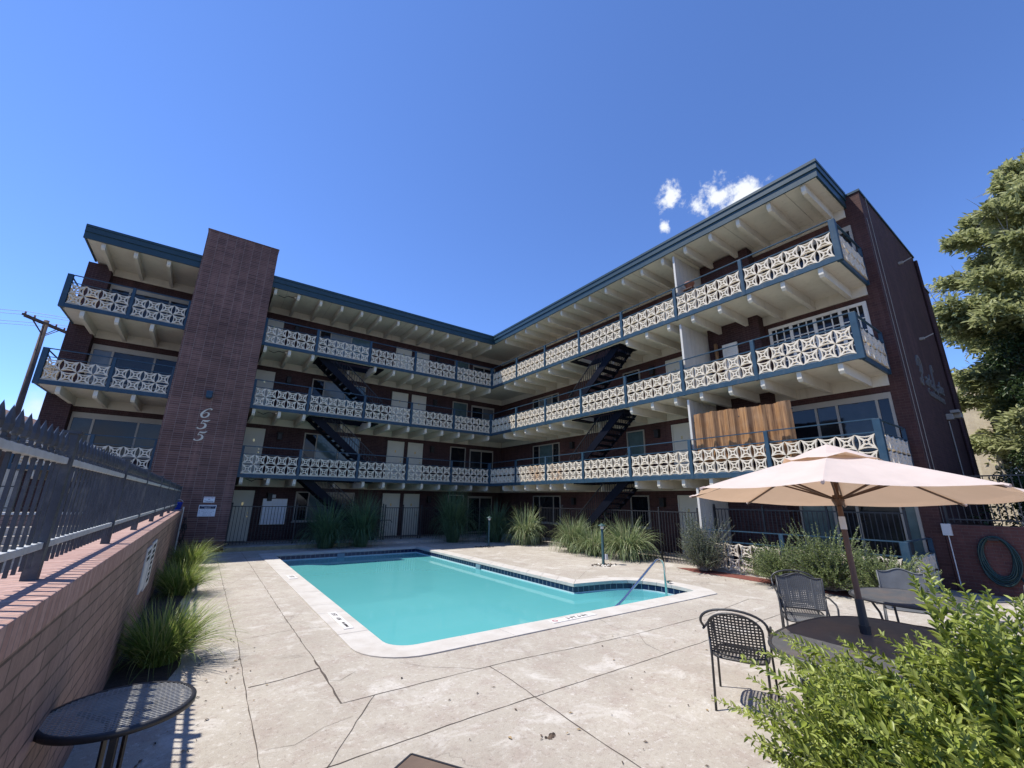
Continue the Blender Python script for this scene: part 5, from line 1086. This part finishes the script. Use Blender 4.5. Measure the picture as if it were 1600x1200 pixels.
def broad_tree(name, loc, Hh, R, nclump, mat, label, seed, leaf=.16, per=230, zlo=.25, rz=None):
    g = np.random.default_rng(seed); t = empty(name, loc, 0, label, 'tree'); tr = MB().tube([(0, 0, 0), (.1, .05, Hh * .35), (.0, .1, Hh * .75)], [.2, .14, .05], 9); Ps = []; Ds = []
    for k in range(nclump):
        a = g.uniform(0, 6.283); e = g.uniform(-1, 1); q = g.random() ** .33; c = np.array([R * q * np.cos(a) * np.sqrt(1 - e * e), R * q * np.sin(a) * np.sqrt(1 - e * e), Hh * (.5 + zlo / 2) + (Hh * (1 - zlo) / 2) * q * e]); s = g.uniform(.35, .8)
        tr.tube([(0, 0, max(.3, c[2] * .55)), tuple(c * np.array([.5, .5, .85])), tuple(c)], [.05, .03, .01], 5, cap=False)
        u = g.normal(0, 1, (per, 3)); u /= np.linalg.norm(u, axis=1, keepdims=True); r = s * g.random((per, 1)) ** .4; Ps.append(c + u * r * np.array([1, 1, .7])); Ds.append(u * .6 + g.normal(0, .5, (per, 3)) + np.array([0, 0, -.1]))
    P = np.concatenate(Ps); D = np.concatenate(Ds); D /= np.linalg.norm(D, axis=1, keepdims=True); n = len(P)
    V, F = leaf_quads(P, D, g.normal(0, .5, (n, 3)) + np.array([0, 0, 1.0]), leaf * g.uniform(.6, 1.25, n), leaf * .5 * g.uniform(.7, 1.2, n)); tr.build('trunk', M['bark'], t); np_mesh('crown', V, F, M[mat], t); return t
broad_tree('leafy_tree', (26.5, -.6, 0), 10.2, 2.5, 60, 'dark_leaf', 'dark leafy tree below the conifer at the right edge', 51, .17)
broad_tree('leafy_tree', (22.0, .4, 0), 4.6, 1.35, 30, 'dark_leaf', 'small dark tree in front of the buff brick building', 52, .14, zlo=.1)
broad_tree('leafy_tree', (18.5, -1.7, 0), 4.3, 1.7, 40, 'dark_leaf', 'dark low tree behind the fence of the red wall at the right', 53, .13, zlo=.05)
broad_tree('leafy_tree', (33.0, .8, 0), 8.5, 2.6, 50, 'conifer', 'paler bushy tree between the buff building and the conifer', 54, .22)

broad_tree('leafy_tree', (24.0, -2.6, 0), 8.2, 2.6, 60, 'dark_leaf', 'dark leafy tree at the right edge in front of the conifer', 55, .17, zlo=.15)
broad_tree('leafy_tree', (16.6, -3.2, 0), 3.6, 1.5, 36, 'dark_leaf', 'dark bushy tree behind the red wall beyond the umbrella tip', 56, .12, zlo=.05)
broad_tree('leafy_tree', (20.5, -.6, 0), 5.2, 1.5, 34, 'dark_leaf', 'dark tree beside the end of the right wing', 57, .14, zlo=.05)
broad_tree('leafy_tree', (17.2, .9, 0), 3.0, 1.1, 24, 'dark_leaf', 'low dark bush behind the red wall against the end of the right wing', 58, .11, zlo=.05)
broad_tree('leafy_tree', (27.0, .1, 0), 8.0, 1.9, 55, 'dark_leaf', 'tall dark leafy tree partly hiding the buff brick building', 59, .15, zlo=.15)
# ================================================================== BEYOND
be = MB().box(32, 2.85, 0, 46, 13, 8.7).build('buff_building', M['brick_beige']); tag(be, 'buff brick building beyond the end of the right wing', 'building')
MB().box(31.95, 2.8, 8.7, 46.05, 13.05, 8.86).build('parapet_cap', M['grey_board'], be)
MB().tube([(40, 2.78, 0), (40, 2.78, 9.6)], .09, 8).build('downpipe', M['brick_right'], be)
for x in (35, 38, 42):
    for z in (2.2, 5.4):
        wn_ = MB().box(x, 2.80, z, x + 1.2, 2.86, z + 1.5).build('window', M['frame'], be); MB().box(x + .07, 2.792, z + .07, x + 1.13, 2.80, z + 1.43).build('pane', M['glass'], wn_)
ho = MB().box(-17, 45, 0, -9.9, 55, 6.6).build('far_house', M['brick_beige']); tag(ho, 'distant low house with a dull red roof behind the utility pole', 'house')
MB().add([(-17.5, 44.4, 6.6), (-9.4, 44.4, 6.6), (-9.4, 55.6, 6.6), (-17.5, 55.6, 6.6), (-13.4, 48, 8.1), (-13.4, 52, 8.1)], [(0, 1, 4), (1, 2, 5, 4), (2, 3, 5), (3, 0, 4, 5), (3, 2, 1, 0)]).build('roof', M['brick_right'], ho)
MB().box(-17.55, 44.35, 6.45, -9.35, 44.45, 6.6).build('gutter', M['white'], ho)
for x in (-15.5, -12): wn_ = MB().box(x, 44.93, 4.2, x + 1.2, 45.0, 5.6).build('window', M['white'], ho); MB().box(x + .08, 44.915, 4.28, x + 1.12, 44.93, 5.52).build('pane', M['glass'], wn_)
up = empty('utility_pole', (-10.62, 40, 0), 0, 'wooden utility pole with two crossarms beyond the left end of the building', 'utility pole'); uo = (-10.62, 40, 0)
MB().tube([(-10.55, 40, 0), (-10.66, 40, 13.3)], [.2, .14], 12).build('pole_shaft', M['pole_wood'], up, uo, smooth=True)
for y in (39.82, 40.18):
    MB().bar((-10.65 - .75, y - 1.3, 13.05), (-10.65 + .75, y + 1.3, 13.05), .1, .13).build('crossarm', M['pole_wood'], up, uo)
    MB().bar((-11.1, y - .78, 13.0), (-10.62, y * .5 + 20, 12.2), .04).bar((-10.2, y + .78, 13.0), (-10.62, y * .5 + 20, 12.2), .04).build('brace', M['pole_wood'], up, uo)
for k, f in enumerate((-.9, -.5, .5, .9)): MB().lathe([(0, 0), (.05, 0), (.06, .08), (.035, .12), (.05, .17), (0, .19)], (-10.65 + f * .75, 39.82 + f * 1.3, 13.11), 8).build('insulator', M['terracotta'], up, uo)
for k, f in enumerate((-.9, -.5, .5, .9)):
    w_ = MB(); pts = [(-10.65 + f * .75 + s * 24, 39.82 + f * 1.3 - s * 7, 13.29 + 1.5 * ((abs(s) - .5) ** 2 - .25) * 1.0 + abs(s) * 0) for s in np.linspace(-1.6, 1.6, 25)]
    tag(w_.tube(pts, .014, 4).build('power_line', M['black']), ['power line on the far left insulator of the utility pole', 'power line second from the left on the utility pole', 'power line third from the left on the utility pole', 'power line on the far right insulator of the utility pole'][k], 'power line', 'wires on the utility pole')
# yard left of the fence
lw = MB().box(-9, 17.6, -.02, -1.75, 17.9, 1.30).build('low_brick_wall', M['brick_low']); tag(lw, 'low brick wall with a rail in front of the left end of the building', 'brick wall')
MB().box(-9.02, 17.57, 1.30, -1.73, 17.93, 1.36).build('brick_coping', M['white'], lw)
picket_fence('x', -8.8, -1.85, 17.75, 1.36, 2.06, [-6.5, -4.2], 'black rail fence on the low wall in front of the left ground floor windows', sp=.4)
sp_ = MB()
for i in range(4): sp_.box(-4.6, 13.4 + .32 * i, -.02, -2.2, 13.4 + .32 * (i + 1), .62 + .17 * i)
o = sp_.build('concrete_steps', M['concrete']); o['kind'] = 'structure'
def car():
    o = (-7.3, 24.5, 0); t = empty('parked_car', o, 0, 'bright blue car parked beyond the left end of the building', 'car')
    def prof(x0, x1): return x0, x1
    body = [(-2.2, .35), (-2.25, .75), (-2.1, .95), (-1.2, 1.05), (-.55, 1.62), (.9, 1.68), (1.75, 1.12), (2.15, 1.0), (2.25, .6), (2.2, .35)]
    MB().prism([(o[0] - .9, o[1] + a, b) for a, b in body], (1.8, 0, 0)).build('body', painted('blue_car_paint', (.01, .03, .42), .2, .05, 3), t, o, bevel=.05)
    MB().prism([(o[0] + .895, o[1] + a, b) for a, b in [(-1.0, 1.1), (-.5, 1.54), (.8, 1.6), (1.45, 1.14)]], (.012, 0, 0)).build('side_window', M['glass'], t, o)
    MB().prism([(o[0] - .75, o[1] - 1.17, 1.1), (o[0] + .75, o[1] - 1.17, 1.1), (o[0] + .65, o[1] - .64, 1.57), (o[0] - .65, o[1] - .64, 1.57)], (0, -.012, .008)).build('windscreen', M['glass'], t, o)
    for y in (-1.4, 1.4):
        for x in (-.86, .86): w = MB().tube([(o[0] + x - .11, o[1] + y, .33), (o[0] + x + .11, o[1] + y, .33)], .33, 20).build('wheel', M['black'], t, o); MB().tube([(o[0] + x - .118, o[1] + y, .33), (o[0] + x + .118, o[1] + y, .33)], .2, 14).build('rim', M['rail_steel'], w, o)
    for x in (-.65, .65): MB().box(o[0] + x - .16, o[1] - 2.26, .68, o[0] + x + .16, o[1] - 2.2, .82).build('headlight', M['sign_white'], t, o)
car()
